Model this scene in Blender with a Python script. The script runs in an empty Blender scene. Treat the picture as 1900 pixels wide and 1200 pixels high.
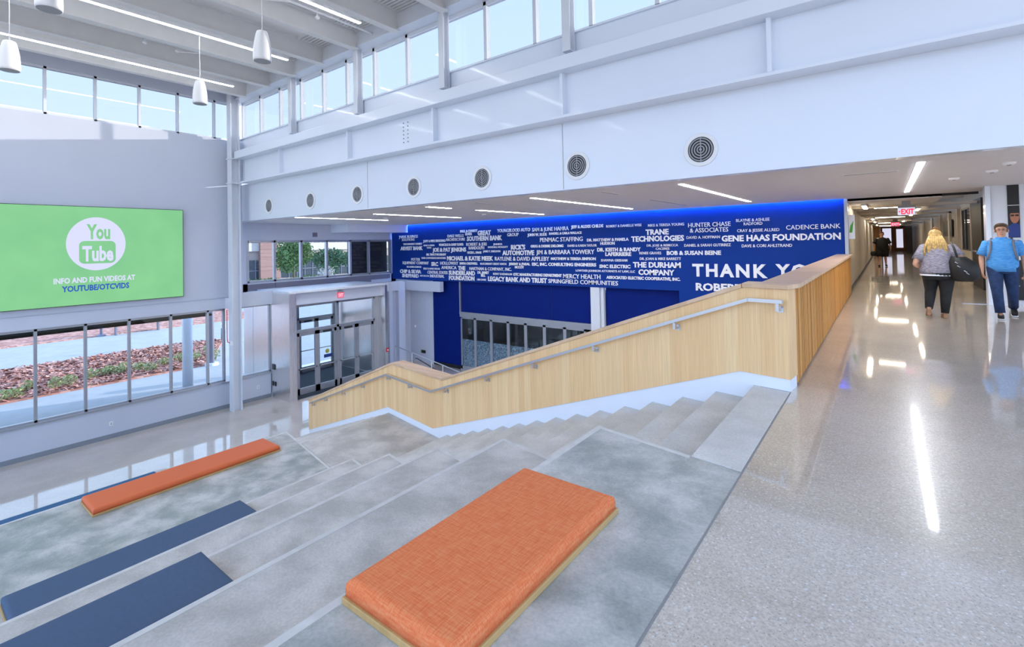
import bpy, bmesh, math, random
from mathutils import Vector, Matrix

# ------------------------------------------------------------------ camera
S = bpy.context.scene
COL = S.collection
PI = math.pi
rad = math.radians
cam_d = bpy.data.cameras.new('camera')
cam = bpy.data.objects.new('camera', cam_d)
COL.objects.link(cam)
YAW, PIT, ROL = 0.6497, 0.0169, -0.0205
_f = Vector((-math.sin(YAW)*math.cos(PIT), math.cos(YAW)*math.cos(PIT), math.sin(PIT)))
_r0 = Vector((math.cos(YAW), math.sin(YAW), 0))
_u0 = _r0.cross(_f)
_r = _r0*math.cos(ROL) + _u0*math.sin(ROL)
_u = -_r0*math.sin(ROL) + _u0*math.cos(ROL)
M = Matrix.Identity(4)
for i in range(3):
    M[i][0], M[i][1], M[i][2] = _r[i], _u[i], -_f[i]
M[2][3] = 1.5
cam.matrix_world = M
cam_d.sensor_fit = 'HORIZONTAL'
cam_d.sensor_width = 36.0
cam_d.lens = 902.218/1900*36
cam_d.shift_x = (950-956.42)/1900
cam_d.shift_y = (437.27-600)/1900
cam_d.clip_start = 0.05
cam_d.clip_end = 400
S.camera = cam

# ------------------------------------------------------------------ sky, sun, exposure
S.view_settings.view_transform = 'Standard'
S.view_settings.look = 'None'
S.view_settings.exposure = 1.38
S.view_settings.gamma = 1
S.view_settings.use_curve_mapping = False
W = bpy.data.worlds.new('sky'); S.world = W
W.use_nodes = True
wn = W.node_tree.nodes; wl = W.node_tree.links
wn.clear()
wo = wn.new('ShaderNodeOutputWorld'); bg = wn.new('ShaderNodeBackground')
tc = wn.new('ShaderNodeTexCoord'); sx = wn.new('ShaderNodeSeparateXYZ'); cr = wn.new('ShaderNodeValToRGB')
wl.new(tc.outputs['Generated'], sx.inputs[0]); wl.new(sx.outputs['Z'], cr.inputs[0])
mr = wn.new('ShaderNodeMapRange'); mr.inputs[1].default_value = -1; mr.inputs[2].default_value = 1
wl.new(sx.outputs['Z'], mr.inputs[0]); wl.new(mr.outputs[0], cr.inputs[0])
e = cr.color_ramp.elements
e[0].position = 0.0; e[0].color = (.42, .41, .40, 1)
e[1].position = 0.49; e[1].color = (.46, .45, .44, 1)
for p_, c_ in ((0.505, (.70, .83, 1.06, 1)), (0.62, (.56, .76, 1.08, 1)), (1.0, (.40, .64, 1.05, 1))):
    n_ = e.new(p_); n_.color = c_
wl.new(cr.outputs[0], bg.inputs[0]); bg.inputs[1].default_value = 1.0
wl.new(bg.outputs[0], wo.inputs[0])

sun_d = bpy.data.lights.new('sun', 'SUN'); sun_d.energy = 3.6; sun_d.angle = rad(0.6); sun_d.color = (1, .95, .86)
sun = bpy.data.objects.new('sun', sun_d); COL.objects.link(sun)
sun.rotation_euler = Vector((-.42, -1, -.16)).to_track_quat('-Z', 'Y').to_euler()
sun.location = (6, 20, 12)

# ------------------------------------------------------------------ materials
MATS = {}
def mat(name, col, rough=.5, metal=0, spec=.5, emit=None, es=1.0):
    m = bpy.data.materials.new(name); m.use_nodes = True
    b = m.node_tree.nodes['Principled BSDF']
    b.inputs['Base Color'].default_value = (*col, 1)
    b.inputs['Roughness'].default_value = rough
    b.inputs['Metallic'].default_value = metal
    b.inputs['Specular IOR Level'].default_value = spec
    if emit:
        b.inputs['Emission Color'].default_value = (*emit, 1); b.inputs['Emission Strength'].default_value = es
    MATS[name] = m
    return m
def nt(m): return m.node_tree.nodes, m.node_tree.links, m.node_tree.nodes['Principled BSDF']
def coords(n, l, scale=(1, 1, 1), rot=(0, 0, 0)):
    t = n.new('ShaderNodeTexCoord'); mp = n.new('ShaderNodeMapping')
    mp.inputs['Scale'].default_value = scale; mp.inputs['Rotation'].default_value = rot
    l.new(t.outputs['Object'], mp.inputs[0]); return mp.outputs[0]
def noise(n, l, co, scale, detail=4, rough=.55, dist=0):
    t = n.new('ShaderNodeTexNoise'); t.inputs['Scale'].default_value = scale; t.inputs['Detail'].default_value = detail
    t.inputs['Roughness'].default_value = rough; t.inputs['Distortion'].default_value = dist
    l.new(co, t.inputs['Vector']); return t.outputs['Fac']
def ramp(n, l, fac, stops):
    r = n.new('ShaderNodeValToRGB'); el = r.color_ramp.elements
    while len(el) < len(stops): el.new(.5)
    for x, (p, c) in zip(el, stops): x.position = p; x.color = (*c, 1)
    l.new(fac, r.inputs[0]); return r.outputs[0]
def mix(n, l, fac, a, b, mode='MIX'):
    x = n.new('ShaderNodeMix'); x.data_type = 'RGBA'; x.blend_type = mode
    for i, v in ((0, fac), (6, a), (7, b)):
        if hasattr(v, 'links') or hasattr(v, 'is_linked'): l.new(v, x.inputs[i])
        elif isinstance(v, (int, float)): x.inputs[i].default_value = v
        else: x.inputs[i].default_value = (*v, 1)
    return x.outputs[2]
def bump(n, l, b, h, st=.1, d=.02):
    u = n.new('ShaderNodeBump'); u.inputs['Strength'].default_value = st; u.inputs['Distance'].default_value = d
    l.new(h, u.inputs['Height']); l.new(u.outputs[0], b.inputs['Normal'])

def plain(name, col, rough=.5, metal=0, var=.04, sc=3.0, spec=.5):
    m = mat(name, col, rough, metal, spec); n, l, b = nt(m)
    f = noise(n, l, coords(n, l), sc, 3)
    l.new(ramp(n, l, f, [(.3, tuple(max(0, c*(1-var)) for c in col)), (.7, tuple(min(1, c*(1+var)) for c in col))]), b.inputs['Base Color'])
    return m
plain('white_paint', (.74, .80, .91), .25, var=.012, sc=.7)
w_ = MATS['white_paint'].node_tree.nodes['Principled BSDF']; w_.inputs['Coat Weight'].default_value = .3; w_.inputs['Coat Roughness'].default_value = .06
plain('wall_paint', (.55, .59, .70), .45, var=.02, sc=.7)
plain('steel_paint', (.68, .72, .80), .4, var=.02)
plain('soffit_paint', (.68, .66, .67), .6, var=.02)
plain('deck_paint', (.74, .74, .75), .7, var=.03)
plain('aluminium', (.42, .44, .49), .35, .6, var=.03)
plain('chrome_rail', (.62, .63, .66), .28, .9, var=.02)
plain('dark_metal', (.05, .05, .055), .4, .3)
plain('grey_base', (.22, .25, .30), .5)
plain('skirting_white', (.84, .88, .97), .35, var=.01)
plain('spandrel', (.17, .17, .23), .45)
plain('black', (.012, .012, .013), .5)
plain('speaker_white', (.80, .81, .84), .4, var=.01)
plain('grille_grey', (.33, .34, .37), .6)
plain('corridor_paint', (.55, .49, .41), .55)
plain('corridor_taupe', (.36, .33, .29), .6)
plain('orange_wood', (.55, .24, .05), .4, var=.2)
plain('door_wood', (.25, .09, .03), .4, var=.2)
plain('red', (.7, .02, .03), .4)
plain('sign_white', (.85, .86, .9), .5, var=.01)
plain('navy_panel', (.001, .014, .17), .6, var=.06, spec=.12)
plain('donor_blue', (.002, .034, .25), .5, spec=.15, var=.10, sc=.35)
plain('carpet', (.035, .05, .075), .9, var=.35, sc=60)
plain('sidewalk', (.36, .36, .37), .8, var=.06, sc=1.5)
plain('roof_dark', (.012, .012, .010), .95, spec=0)
plain('brick_far', (.40, .24, .21), .8, var=.15, sc=3)
plain('cream_band', (.45, .43, .41), .7)
plain('leaf', (.08, .16, .04), .6, var=.5, sc=6)
plain('leaf_pale', (.36, .42, .20), .6, var=.4, sc=12)
plain('leaf_dark', (.05, .12, .05), .6, var=.5, sc=6)
plain('leaf_yellow', (.42, .42, .07), .6, var=.4, sc=6)
plain('bark', (.12, .08, .05), .8)
plain('pale_edge', (.64, .625, .61), .5, var=.10, sc=9)  # paler concrete colour for the strips along the tier edges
plain('joint', (.26, .26, .27), .6)
plain('skin', (.56, .30, .20), .5, var=.05, sc=12)
plain('hair_blonde', (.52, .33, .11), .45, var=.45, sc=30)
plain('hair_brown', (.10, .06, .035), .6, var=.3, sc=40)
plain('denim', (.012, .035, .11), .8, var=.35, sc=12)
plain('black_cloth', (.010, .010, .011), .8, var=.4, sc=15)
plain('bag_black', (.008, .008, .008), .55, var=.3)
plain('strap_grey', (.16, .17, .2), .8)
plain('shoe_tan', (.35, .20, .10), .6)
plain('navy_seat', (.06, .105, .19), .75, var=.05, sc=40)
plain('teal_strip', (.03, .12, .26), .7)
plain('green_print', (.08, .42, .03), .5)
plain('print_face', (.42, .17, .10), .5)
plain('print_blue', (.015, .04, .22), .5)
plain('window_dark', (.03, .045, .06), .25)

def emis(name, col, s): return mat(name, (.03, .03, .03), .5, emit=col, es=s)
emis('led_white', (.95, .97, 1.0), 22.0)
emis('led_soft', (.95, .97, 1.0), 10.0)
emis('led_warm', (1.0, .86, .66), 15.0)
emis('led_blue', (.10, .34, 1.0), 60.0)
emis('exit_red', (.55, .004, .03), .9)
emis('exit_face', (.62, .62, .78), .42)
emis('screen_logo', (.70, .72, .95), .38)
emis('screen_text_blue', (.0, .06, .42), .45)
m = emis('screen_green', (.21, .56, .25), .37)
n, l, b = nt(m)
f = noise(n, l, coords(n, l), 1.2, 2)
l.new(ramp(n, l, f, [(.2, (.19, .56, .25)), (.8, (.25, .66, .28))]), b.inputs['Emission Color'])

# clear window glass: see-through with a mirror glance
def glass(name, tint, rough=0.0, refl=1.0):
    m = bpy.data.materials.new(name); m.use_nodes = True
    n, l = m.node_tree.nodes, m.node_tree.links; n.clear()
    o = n.new('ShaderNodeOutputMaterial'); t = n.new('ShaderNodeBsdfTransparent'); g = n.new('ShaderNodeBsdfGlossy')
    t.inputs[0].default_value = (*tint, 1); g.inputs['Roughness'].default_value = rough
    fr = n.new('ShaderNodeLayerWeight')
    pw = n.new('ShaderNodeMath'); pw.operation = 'POWER'; pw.inputs[1].default_value = 5; l.new(fr.outputs['Facing'], pw.inputs[0])
    mu = n.new('ShaderNodeMath'); mu.operation = 'MULTIPLY_ADD'; mu.inputs[1].default_value = .6; mu.inputs[2].default_value = .022*refl
    l.new(pw.outputs[0], mu.inputs[0])
    x = n.new('ShaderNodeMixShader'); l.new(mu.outputs[0], x.inputs[0]); l.new(t.outputs[0], x.inputs[1]); l.new(g.outputs[0], x.inputs[2])
    l.new(x.outputs[0], o.inputs[0]); MATS[name] = m
glass('glass', (.96, .98, .99))
glass('glass_solar', (.70, .69, .68), 0, 1.6)
glass('glass_tint', (.80, .86, .90), 0, 2.0)
# frosted patterned film on the lower half of the folding doors
m = mat('frosted', (.30, .36, .42), .35); n, l, b = nt(m)
v = n.new('ShaderNodeTexVoronoi'); v.inputs['Scale'].default_value = 16; v.distance = 'CHEBYCHEV'
l.new(coords(n, l), v.inputs['Vector'])
l.new(ramp(n, l, v.outputs['Distance'], [(.15, (.06, .09, .12)), (.35, (.26, .33, .40)), (.6, (.52, .58, .64))]), b.inputs['Base Color'])

# polished terrazzo
m = mat('terrazzo', (.45, .42, .39), .3, spec=.3); n, l, b = nt(m); b.inputs['Coat Weight'].default_value = 1.0; b.inputs['Coat Roughness'].default_value = .045; b.inputs['Coat IOR'].default_value = 1.55
co = coords(n, l)
base = ramp(n, l, noise(n, l, co, 1.1, 5), [(.30, (.50, .435, .37)), (.55, (.59, .52, .455)), (.75, (.66, .585, .52))])
fine = ramp(n, l, noise(n, l, co, 90, 3), [(.35, (.80, .79, .78)), (.65, (1.12, 1.12, 1.12))])
base = mix(n, l, 1.0, base, fine, 'MULTIPLY')
for sc, th, colr in ((42, .27, (.66, .64, .62)), (70, .22, (.30, .27, .24)), (85, .17, (.50, .29, .16)), (30, .17, (.72, .70, .69))):
    v = n.new('ShaderNodeTexVoronoi'); v.inputs['Scale'].default_value = sc
    l.new(co, v.inputs['Vector'])
    f1 = ramp(n, l, v.outputs['Distance'], [(th-.04, (1, 1, 1)), (th, (0, 0, 0))])
    pick = n.new('ShaderNodeSeparateColor'); l.new(v.outputs['Color'], pick.inputs[0])
    gt = n.new('ShaderNodeMath'); gt.operation = 'GREATER_THAN'; gt.inputs[1].default_value = .55 if sc < 80 else .82
    l.new(pick.outputs[0], gt.inputs[0])
    mu = n.new('ShaderNodeMath'); mu.operation = 'MULTIPLY'; l.new(f1, mu.inputs[0]); l.new(gt.outputs[0], mu.inputs[1])
    base = mix(n, l, mu.outputs[0], base, colr)
l.new(base, b.inputs['Base Color'])

def concrete(name, lo, mid, hi, dark):
    m = mat(name, mid, .5, spec=.35); n, l, b = nt(m)
    co = coords(n, l)
    a = ramp(n, l, noise(n, l, co, 1.1, 7, .64, .12), [(.33, lo), (.5, mid), (.66, hi)])
    st = ramp(n, l, noise(n, l, co, 2.2, 9, .70, .2), [(.42, dark), (.60, (1, 1, 1))])
    a = mix(n, l, .75, a, st, 'MULTIPLY')
    sp = ramp(n, l, noise(n, l, co, 60, 3), [(.35, (.90, .90, .90)), (.65, (1.05, 1.05, 1.05))])
    a = mix(n, l, 1.0, a, sp, 'MULTIPLY')
    l.new(a, b.inputs['Base Color'])
    l.new(ramp(n, l, noise(n, l, co, 3, 4), [(.3, (.34, .34, .34)), (.7, (.56, .56, .56))]), b.inputs['Roughness'])
    bump(n, l, b, noise(n, l, co, 30, 4), .08, .01)
concrete('concrete_tier', (.41, .42, .405), (.53, .53, .51), (.64, .625, .605), (.52, .565, .56))
concrete('concrete_step', (.62, .61, .60), (.69, .68, .67), (.75, .74, .73), (.88, .88, .87))
concrete('concrete_light', (.53, .505, .48), (.61, .575, .55), (.68, .64, .61), (.70, .71, .70))

def wood(name, c0, c1, c2, strip, across, fine=90):
    # upright veneer strips: tone changes every strip width, fine grain runs vertically
    m = mat(name, c1, .42, spec=.4); n, l, b = nt(m)
    sc = [1, 1, 1]
    sc = (1 if across == 'x' else .02, 1 if across == 'y' else .02, .02)
    co = coords(n, l, sc)
    sp = n.new('ShaderNodeSeparateXYZ'); t = n.new('ShaderNodeTexCoord'); l.new(t.outputs['Object'], sp.inputs[0])
    ax = sp.outputs[0 if across == 'x' else 1]
    dv = n.new('ShaderNodeMath'); dv.operation = 'DIVIDE'; dv.inputs[1].default_value = strip; l.new(ax, dv.inputs[0])
    fl = n.new('ShaderNodeMath'); fl.operation = 'FLOOR'; l.new(dv.outputs[0], fl.inputs[0])
    wnz = n.new('ShaderNodeTexWhiteNoise'); wnz.noise_dimensions = '1D'; l.new(fl.outputs[0], wnz.inputs['W'])
    tone = ramp(n, l, wnz.outputs['Value'], [(0, c0), (.5, c1), (1, c2)])
    gr = ramp(n, l, noise(n, l, co, fine, 4, .6), [(.3, (.88, .86, .82)), (.7, (1.06, 1.06, 1.06))])
    l.new(mix(n, l, 1.0, tone, gr, 'MULTIPLY'), b.inputs['Base Color'])
wood('wood_panel', (.88, .56, .28), (.92, .61, .32), (.95, .67, .37), .13, 'x')
wood('wood_slat', (.50, .20, .03), (.68, .31, .06), (.76, .39, .11), .045, 'y', 60)
wood('wood_cap', (.66, .44, .28), (.72, .49, .32), (.76, .54, .37), .09, 'y', 40)
wood('wood_edge', (.52, .34, .14), (.56, .37, .16), (.60, .41, .19), .4, 'x', 30)

# woven orange upholstery
m = mat('orange_cloth', (.62, .15, .055), .8, spec=.25); n, l, b = nt(m)
f1 = noise(n, l, coords(n, l, (260, 14, 60)), 1, 2); f2 = noise(n, l, coords(n, l, (14, 260, 60)), 1, 2)
ad = n.new('ShaderNodeMath'); ad.operation = 'ADD'; l.new(f1, ad.inputs[0]); l.new(f2, ad.inputs[1])
hf = n.new('ShaderNodeMath'); hf.operation = 'MULTIPLY'; hf.inputs[1].default_value = .5; l.new(ad.outputs[0], hf.inputs[0])
l.new(ramp(n, l, hf.outputs[0], [(.36, (.74, .16, .055)), (.5, (.82, .215, .08)), (.64, (.83, .31, .135))]), b.inputs['Base Color'])
bump(n, l, b, hf.outputs[0], .15, .004)
mat('orange_vinyl', (.74, .15, .045), .55)

# brushed stainless steel
m = mat('stainless', (.86, .84, .83), .26, 1.0); n, l, b = nt(m)
l.new(ramp(n, l, noise(n, l, coords(n, l, (40, 40, .5)), 4, 3), [(.3, (.27, .27, .27)), (.7, (.29, .29, .29))]), b.inputs['Roughness'])
# red-brown mulch
m = mat('mulch', (.36, .15, .10), .9); n, l, b = nt(m)
co = coords(n, l)
v = n.new('ShaderNodeTexVoronoi'); v.inputs['Scale'].default_value = 5; l.new(co, v.inputs['Vector'])
pk = n.new('ShaderNodeSeparateColor'); l.new(v.outputs['Color'], pk.inputs[0])
l.new(ramp(n, l, pk.outputs[0], [(0, (.26, .10, .08)), (.5, (.44, .20, .155)), (1, (.60, .34, .28))]), b.inputs['Base Color'])
# heather knits
def knit(name, a, b_, sc):
    m = mat(name, a, .85, spec=.2); n, l, b = nt(m)
    l.new(ramp(n, l, noise(n, l, coords(n, l, (.6, .6, 5)), sc, 3), [(.36, a), (.64, b_)]), b.inputs['Base Color'])
knit('shirt_blue', (.05, .26, .66), (.14, .42, .80), 26)
knit('shirt_grey', (.13, .12, .16), (.40, .37, .42), 34)
# brick
m = mat('brick', (.42, .25, .22), .8); n, l, b = nt(m)
br = n.new('ShaderNodeTexBrick'); br.inputs['Scale'].default_value = 1.5
br.inputs['Color1'].default_value = (.22, .115, .10, 1); br.inputs['Color2'].default_value = (.28, .165, .15, 1); br.inputs['Mortar'].default_value = (.30, .25, .24, 1)
l.new(coords(n, l, (1, 1, 1), (rad(90), 0, rad(90))), br.inputs['Vector']); l.new(br.outputs[0], b.inputs['Base Color'])

# ------------------------------------------------------------------ mesh helpers
class MB:
    def __init__(s): s.v = []; s.f = []
    def add(s, v, f):
        o = len(s.v); s.v += [Vector(q) for q in v]; s.f += [tuple(i+o for i in q) for q in f]; return s
    def box(s, x0, x1, y0, y1, z0, z1):
        x0, x1 = sorted((x0, x1)); y0, y1 = sorted((y0, y1)); z0, z1 = sorted((z0, z1))
        return s.add([(x0, y0, z0), (x1, y0, z0), (x1, y1, z0), (x0, y1, z0), (x0, y0, z1), (x1, y0, z1), (x1, y1, z1), (x0, y1, z1)],
                     [(0, 3, 2, 1), (4, 5, 6, 7), (0, 1, 5, 4), (1, 2, 6, 5), (2, 3, 7, 6), (3, 0, 4, 7)])
    def prism(s, poly, z0, z1):          # plan polygon, extruded up
        a = sum(poly[i][0]*poly[(i+1) % len(poly)][1]-poly[(i+1) % len(poly)][0]*poly[i][1] for i in range(len(poly)))
        if a < 0: poly = poly[::-1]
        n = len(poly)
        return s.add([(x, y, z0) for x, y in poly]+[(x, y, z1) for x, y in poly],
                     [tuple(range(n))[::-1], tuple(range(n, 2*n))]+[(i, (i+1) % n, n+(i+1) % n, n+i) for i in range(n)])
    def slab(s, poly3, off):             # planar polygon in space, thickened by a vector
        n = len(poly3); off = Vector(off)
        a = [Vector(q) for q in poly3]; b = [q+off for q in a]
        return s.add(a+b, [tuple(range(n)), tuple(range(n, 2*n))[::-1]]+[((i+1) % n, i, n+i, n+(i+1) % n) for i in range(n)])
    def tube(s, path, r, seg=8, cap=True):
        P = [Vector(q) for q in path]; R = r if isinstance(r, (list, tuple)) else [r]*len(P)
        n = len(P); rings = []; prev = None
        for i, q in enumerate(P):
            d = (P[min(i+1, n-1)]-P[max(i-1, 0)]).normalized()
            if prev is None:
                a = Vector((0, 0, 1)) if abs(d.z) < .9 else Vector((1, 0, 0))
                x = d.cross(a).normalized()
            else: x = (prev-d*prev.dot(d)).normalized()
            prev = x; y = d.cross(x)
            rings.append([q+(x*math.cos(2*PI*k/seg)+y*math.sin(2*PI*k/seg))*R[i] for k in range(seg)])
        v = [q for g in rings for q in g]
        f = [(i*seg+k, i*seg+(k+1) % seg, (i+1)*seg+(k+1) % seg, (i+1)*seg+k) for i in range(n-1) for k in range(seg)]
        if cap: f += [tuple(range(seg))[::-1], tuple(range((n-1)*seg, n*seg))]
        return s.add(v, f)
    def loft(s, rings, seg=20, cap=True):  # rings (cx, cy, z, rx, ry)
        v = [(cx+rx*math.cos(2*PI*k/seg), cy+ry*math.sin(2*PI*k/seg), z) for cx, cy, z, rx, ry in rings for k in range(seg)]
        n = len(rings)
        f = [(i*seg+k, i*seg+(k+1) % seg, (i+1)*seg+(k+1) % seg, (i+1)*seg+k) for i in range(n-1) for k in range(seg)]
        if cap: f += [tuple(range(seg))[::-1], tuple(range((n-1)*seg, n*seg))]
        return s.add(v, f)
    def ball(s, c, rx, ry=None, rz=None, seg=16, rn=10):
        ry = ry or rx; rz = rz or rx
        return s.loft([(c[0], c[1], c[2]-rz*math.cos(PI*i/rn), max(rx*math.sin(PI*i/rn), 1e-4), max(ry*math.sin(PI*i/rn), 1e-4)) for i in range(rn+1)], seg)
    def leaves(s, c, rad3, count, size, seed, shell=.35):
        rg = random.Random(seed)
        for _ in range(count):
            while True:
                p = Vector((rg.uniform(-1, 1), rg.uniform(-1, 1), rg.uniform(-1, 1)))
                if shell < p.length < 1: break
            q = Vector(c)+Vector((p.x*rad3[0], p.y*rad3[1], p.z*rad3[2]))
            a = Vector((rg.gauss(0, 1), rg.gauss(0, 1), rg.gauss(0, 1))).normalized(); b = a.orthogonal().normalized()
            z = size*rg.uniform(.6, 1.3)
            s.add([q-a*z, q+b*z*.5, q+a*z, q-b*z*.5], [(0, 1, 2, 3)])
        return s
    def xf(s, fn): s.v = [Vector(fn(q)) for q in s.v]; return s

def wloc(o):
    v = Vector((0, 0, 0))
    while o: v += o.location; o = o.parent
    return v
def tag(o, label=None, cat=None, group=None, kind=None):
    for k, v in (('label', label), ('category', cat), ('group', group), ('kind', kind)):
        if v: o[k] = v
    return o
def obj(name, mb, mt, parent=None, label=None, cat=None, group=None, kind=None, smooth=False, bevel=0, seg=2):
    me = bpy.data.meshes.new(name)
    if parent: org = wloc(parent)
    else:
        xs = [q.x for q in mb.v]; ys = [q.y for q in mb.v]; zs = [q.z for q in mb.v]
        org = Vector(((min(xs)+max(xs))/2, (min(ys)+max(ys))/2, min(zs)))
    me.from_pydata([q-org for q in mb.v], [], mb.f); me.update()
    bm = bmesh.new(); bm.from_mesh(me)
    bmesh.ops.recalc_face_normals(bm, faces=bm.faces); bm.to_mesh(me); bm.free()
    me.materials.append(MATS[mt] if isinstance(mt, str) else mt)
    o = bpy.data.objects.new(name, me); COL.objects.link(o)
    if parent: o.parent = parent
    else: o.location = org
    if smooth:
        for p in me.polygons: p.use_smooth = True
    if bevel:
        md = o.modifiers.new('edge', 'BEVEL'); md.width = bevel; md.segments = seg; md.limit_method = 'ANGLE'
    return tag(o, label, cat, group, kind)
def empty(name, loc, label=None, cat=None, group=None, kind=None):
    o = bpy.data.objects.new(name, None); COL.objects.link(o); o.location = loc; o.empty_display_size = .1
    return tag(o, label, cat, group, kind)
def ST(name, mb, mt, parent=None, **k): return obj(name, mb, mt, parent, kind='structure', **k)

FONT = None
_capcache = {}
def text_mb(body, x0, width, z0, cap, bold, place, depth=.012, spacing=1.0):
    """lettering as solid geometry: width and capital height given; place(x, z, d) puts it in the world"""
    cu = bpy.data.curves.new('lettering', 'FONT'); cu.body = body; cu.size = 1; cu.resolution_u = 2
    cu.offset = .036 if bold else .006; cu.space_character = spacing; cu.extrude = .5; cu.fill_mode = 'BOTH'
    o = bpy.data.objects.new('lettering', cu); COL.objects.link(o)
    dg = bpy.context.evaluated_depsgraph_get(); dg.update()
    me = bpy.data.meshes.new_from_object(o.evaluated_get(dg))
    xs = [v.co.x for v in me.vertices]
    lo, hi = min(xs), max(xs)
    ch = .729 if not body.islower() else .729
    mb = MB()
    mb.add([place(x0+(v.co.x-lo)/(hi-lo)*width, z0+v.co.y/ch*cap, (v.co.z+.5)*depth) for v in me.vertices], [tuple(p.vertices) for p in me.polygons])
    bpy.data.objects.remove(o); bpy.data.meshes.remove(me); bpy.data.curves.remove(cu)
    return mb
def merge(*mbs):
    r = MB()
    for q in mbs: r.add(q.v, q.f)
    return r
ORD = ['first', 'second', 'third', 'fourth', 'fifth', 'sixth', 'seventh', 'eighth', 'ninth', 'tenth', 'eleventh', 'twelfth', 'thirteenth', 'fourteenth', 'fifteenth', 'sixteenth', 'seventeenth', 'eighteenth']
# ------------------------------------------------------------------ dimensions
ZL = -4.10            # lower floor
XW = -18.72           # left wall face
YV = 8.115            # bulkhead face
YB = 15.79            # rear blue wall face
ZS = 2.53             # soffit
R_ = .146             # riser
TA = math.tan(rad(10.5))
def ywall(x): return 5.394+(-.767-x)*TA
def yterr(x): return 3.585+(-1.904-x)*TA

# ------------------------------------------------------------------ floors
mb = MB(); mb.prism([(-.767, -5), (6, -5), (6, 14.6), (2.13, 14.6), (2.13, 66), (-.80, 66), (-.80, 5.45), (-.767, 5.394)], -.45, 0)
ST('floor', mb, 'terrazzo')
mb = MB(); mb.box(-22.4, 2.0, -6, 16.6, ZL-.3, ZL)
ST('floor_lower', mb, 'terrazzo')
mb = MB(); mb.box(-.775, -.766, -5, 5.36, -.02, .002)
ST('trim_1', mb, 'joint')
mb = MB(); mb.box(1.30, 1.75, 14.36, 14.42, 0, .012)
ST('trim_2', mb, 'aluminium')

# ------------------------------------------------------------------ tiered concrete seating, one casting per tier
tier_x = [-.767, -1.909, -3.09, -4.27, -5.45, -6.63, -9.72, -10.92, -12.10, -13.28]
tier_lab = ['topmost concrete seating tier level with the upper floor under the large orange bench', 'bare concrete seating tier just below the large orange bench',
            'concrete seating tier carrying the nearest navy bench', 'bare concrete seating tier between the two navy benches', 'concrete seating tier carrying the long middle navy bench',
            'wide concrete platform tier carrying the long thin orange bench', 'low concrete tier below the orange bench with a blue seat edge', None, None]
for i in range(9):
    x1, x0 = tier_x[i], tier_x[i+1]; z = -.438*i
    ya, yb = yterr(x0), yterr(min(x1, -1.12)) if i else yterr(-1.12)
    poly = [(x0, -5), (x1, -5), (x1, yb), (x0, ya)]
    if i == 0: poly = [(x0, -5), (x1, -5), (x1, yterr(-1.12)-.06), (-1.12, yterr(-1.12)), (x0, ya)]
    mb = MB(); mb.prism(poly, max(ZL, z-1.4), z)
    tier = None
    if i < 7: tier = obj('seating_tier', mb, 'concrete_tier' if i in (0, 5) else 'concrete_light', None, tier_lab[i], 'seating tier', 'concrete seating tiers', bevel=.012)
    else: ST('tier_base', mb, 'concrete_light')
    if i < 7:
        wd = .045  # paler strip along each tier's front and stair-side edges
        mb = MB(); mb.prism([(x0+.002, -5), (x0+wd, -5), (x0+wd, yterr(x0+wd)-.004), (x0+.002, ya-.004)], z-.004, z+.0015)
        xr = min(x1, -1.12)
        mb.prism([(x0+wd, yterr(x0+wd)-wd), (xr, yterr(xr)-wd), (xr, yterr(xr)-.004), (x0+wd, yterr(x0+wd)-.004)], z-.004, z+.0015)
        obj('edge_band', mb, 'pale_edge', tier, label='paler edge strip')

# ------------------------------------------------------------------ concrete stair beside the tiers
stair = empty('staircase', (-7, 5.6, ZL), 'wide pale concrete staircase with landing between seating tiers and wood parapet', 'stairs')
def nos(k): return -1.117-.394*k
def low(k): return -8.9-.394*k
G = .004
mb = MB()
mb.prism([(-.778, ywall(-.778)+.010), (nos(0), ywall(nos(0))+.010), (nos(0), yterr(nos(0))+G), (-.778, yterr(-1.12)-.05)], -1, 0)
for k in range(1, 15):
    a, b_ = nos(k-1), nos(k)
    mb.prism([(a, yterr(a)+G), (a, ywall(a)+.010), (b_, ywall(b_)+.010), (b_, yterr(b_)+G)], -R_*k-1.2, -R_*k)
obj('flight', mb, 'concrete_step', stair, bevel=.006, label='upper flight of fourteen treads')
a, b_ = nos(14), low(0)
mb = MB(); mb.prism([(a, yterr(a)+G), (a, ywall(a)+.010), (b_, ywall(b_)+.010), (b_, yterr(b_)+G)], ZL, -15*R_)
obj('landing', mb, 'concrete_light', stair, bevel=.006)
mb = MB()
for k in range(1, 13):
    a, b_ = low(k-1), low(k)
    mb.prism([(a, yterr(a)+G), (a, ywall(a)+.010), (b_, ywall(b_)+.010), (b_, yterr(b_)+G)], ZL, -15*R_-R_*k)
obj('flight', mb, 'concrete_step', stair, bevel=.006, label='lower flight')

# ------------------------------------------------------------------ wood parapet with white base, cap and slat screen
CA, SA = math.cos(rad(10.5)), math.sin(rad(10.5))
def WP(x, off, z):      # point on the parapet line at world x of the face, offset off away from the stair
    return (x+off*SA, ywall(x)+off*CA, z)
top = [(-1.031, 1.0), (-1.19, 1.0), (-6.76, -1.06), (-8.70, -1.09), (-13.80, -3.04)]
bot = [(-1.031, .12), (-1.25, .12), (-7.12, -2.06), (-8.92, -2.07), (-13.80, -3.90)]
low_ = [(-1.031, 0), (-1.12, 0), (-6.72, -2.2), (-8.9, -2.2), (-13.80, ZL)]
par = empty('stair_parapet', WP(-7, .1, ZL), 'solid light wood parapet with capped top following the concrete stairs', 'parapet')
mb = MB()
for i in range(4):
    (xa, za), (xb, zb) = top[i], top[i+1]
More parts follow.
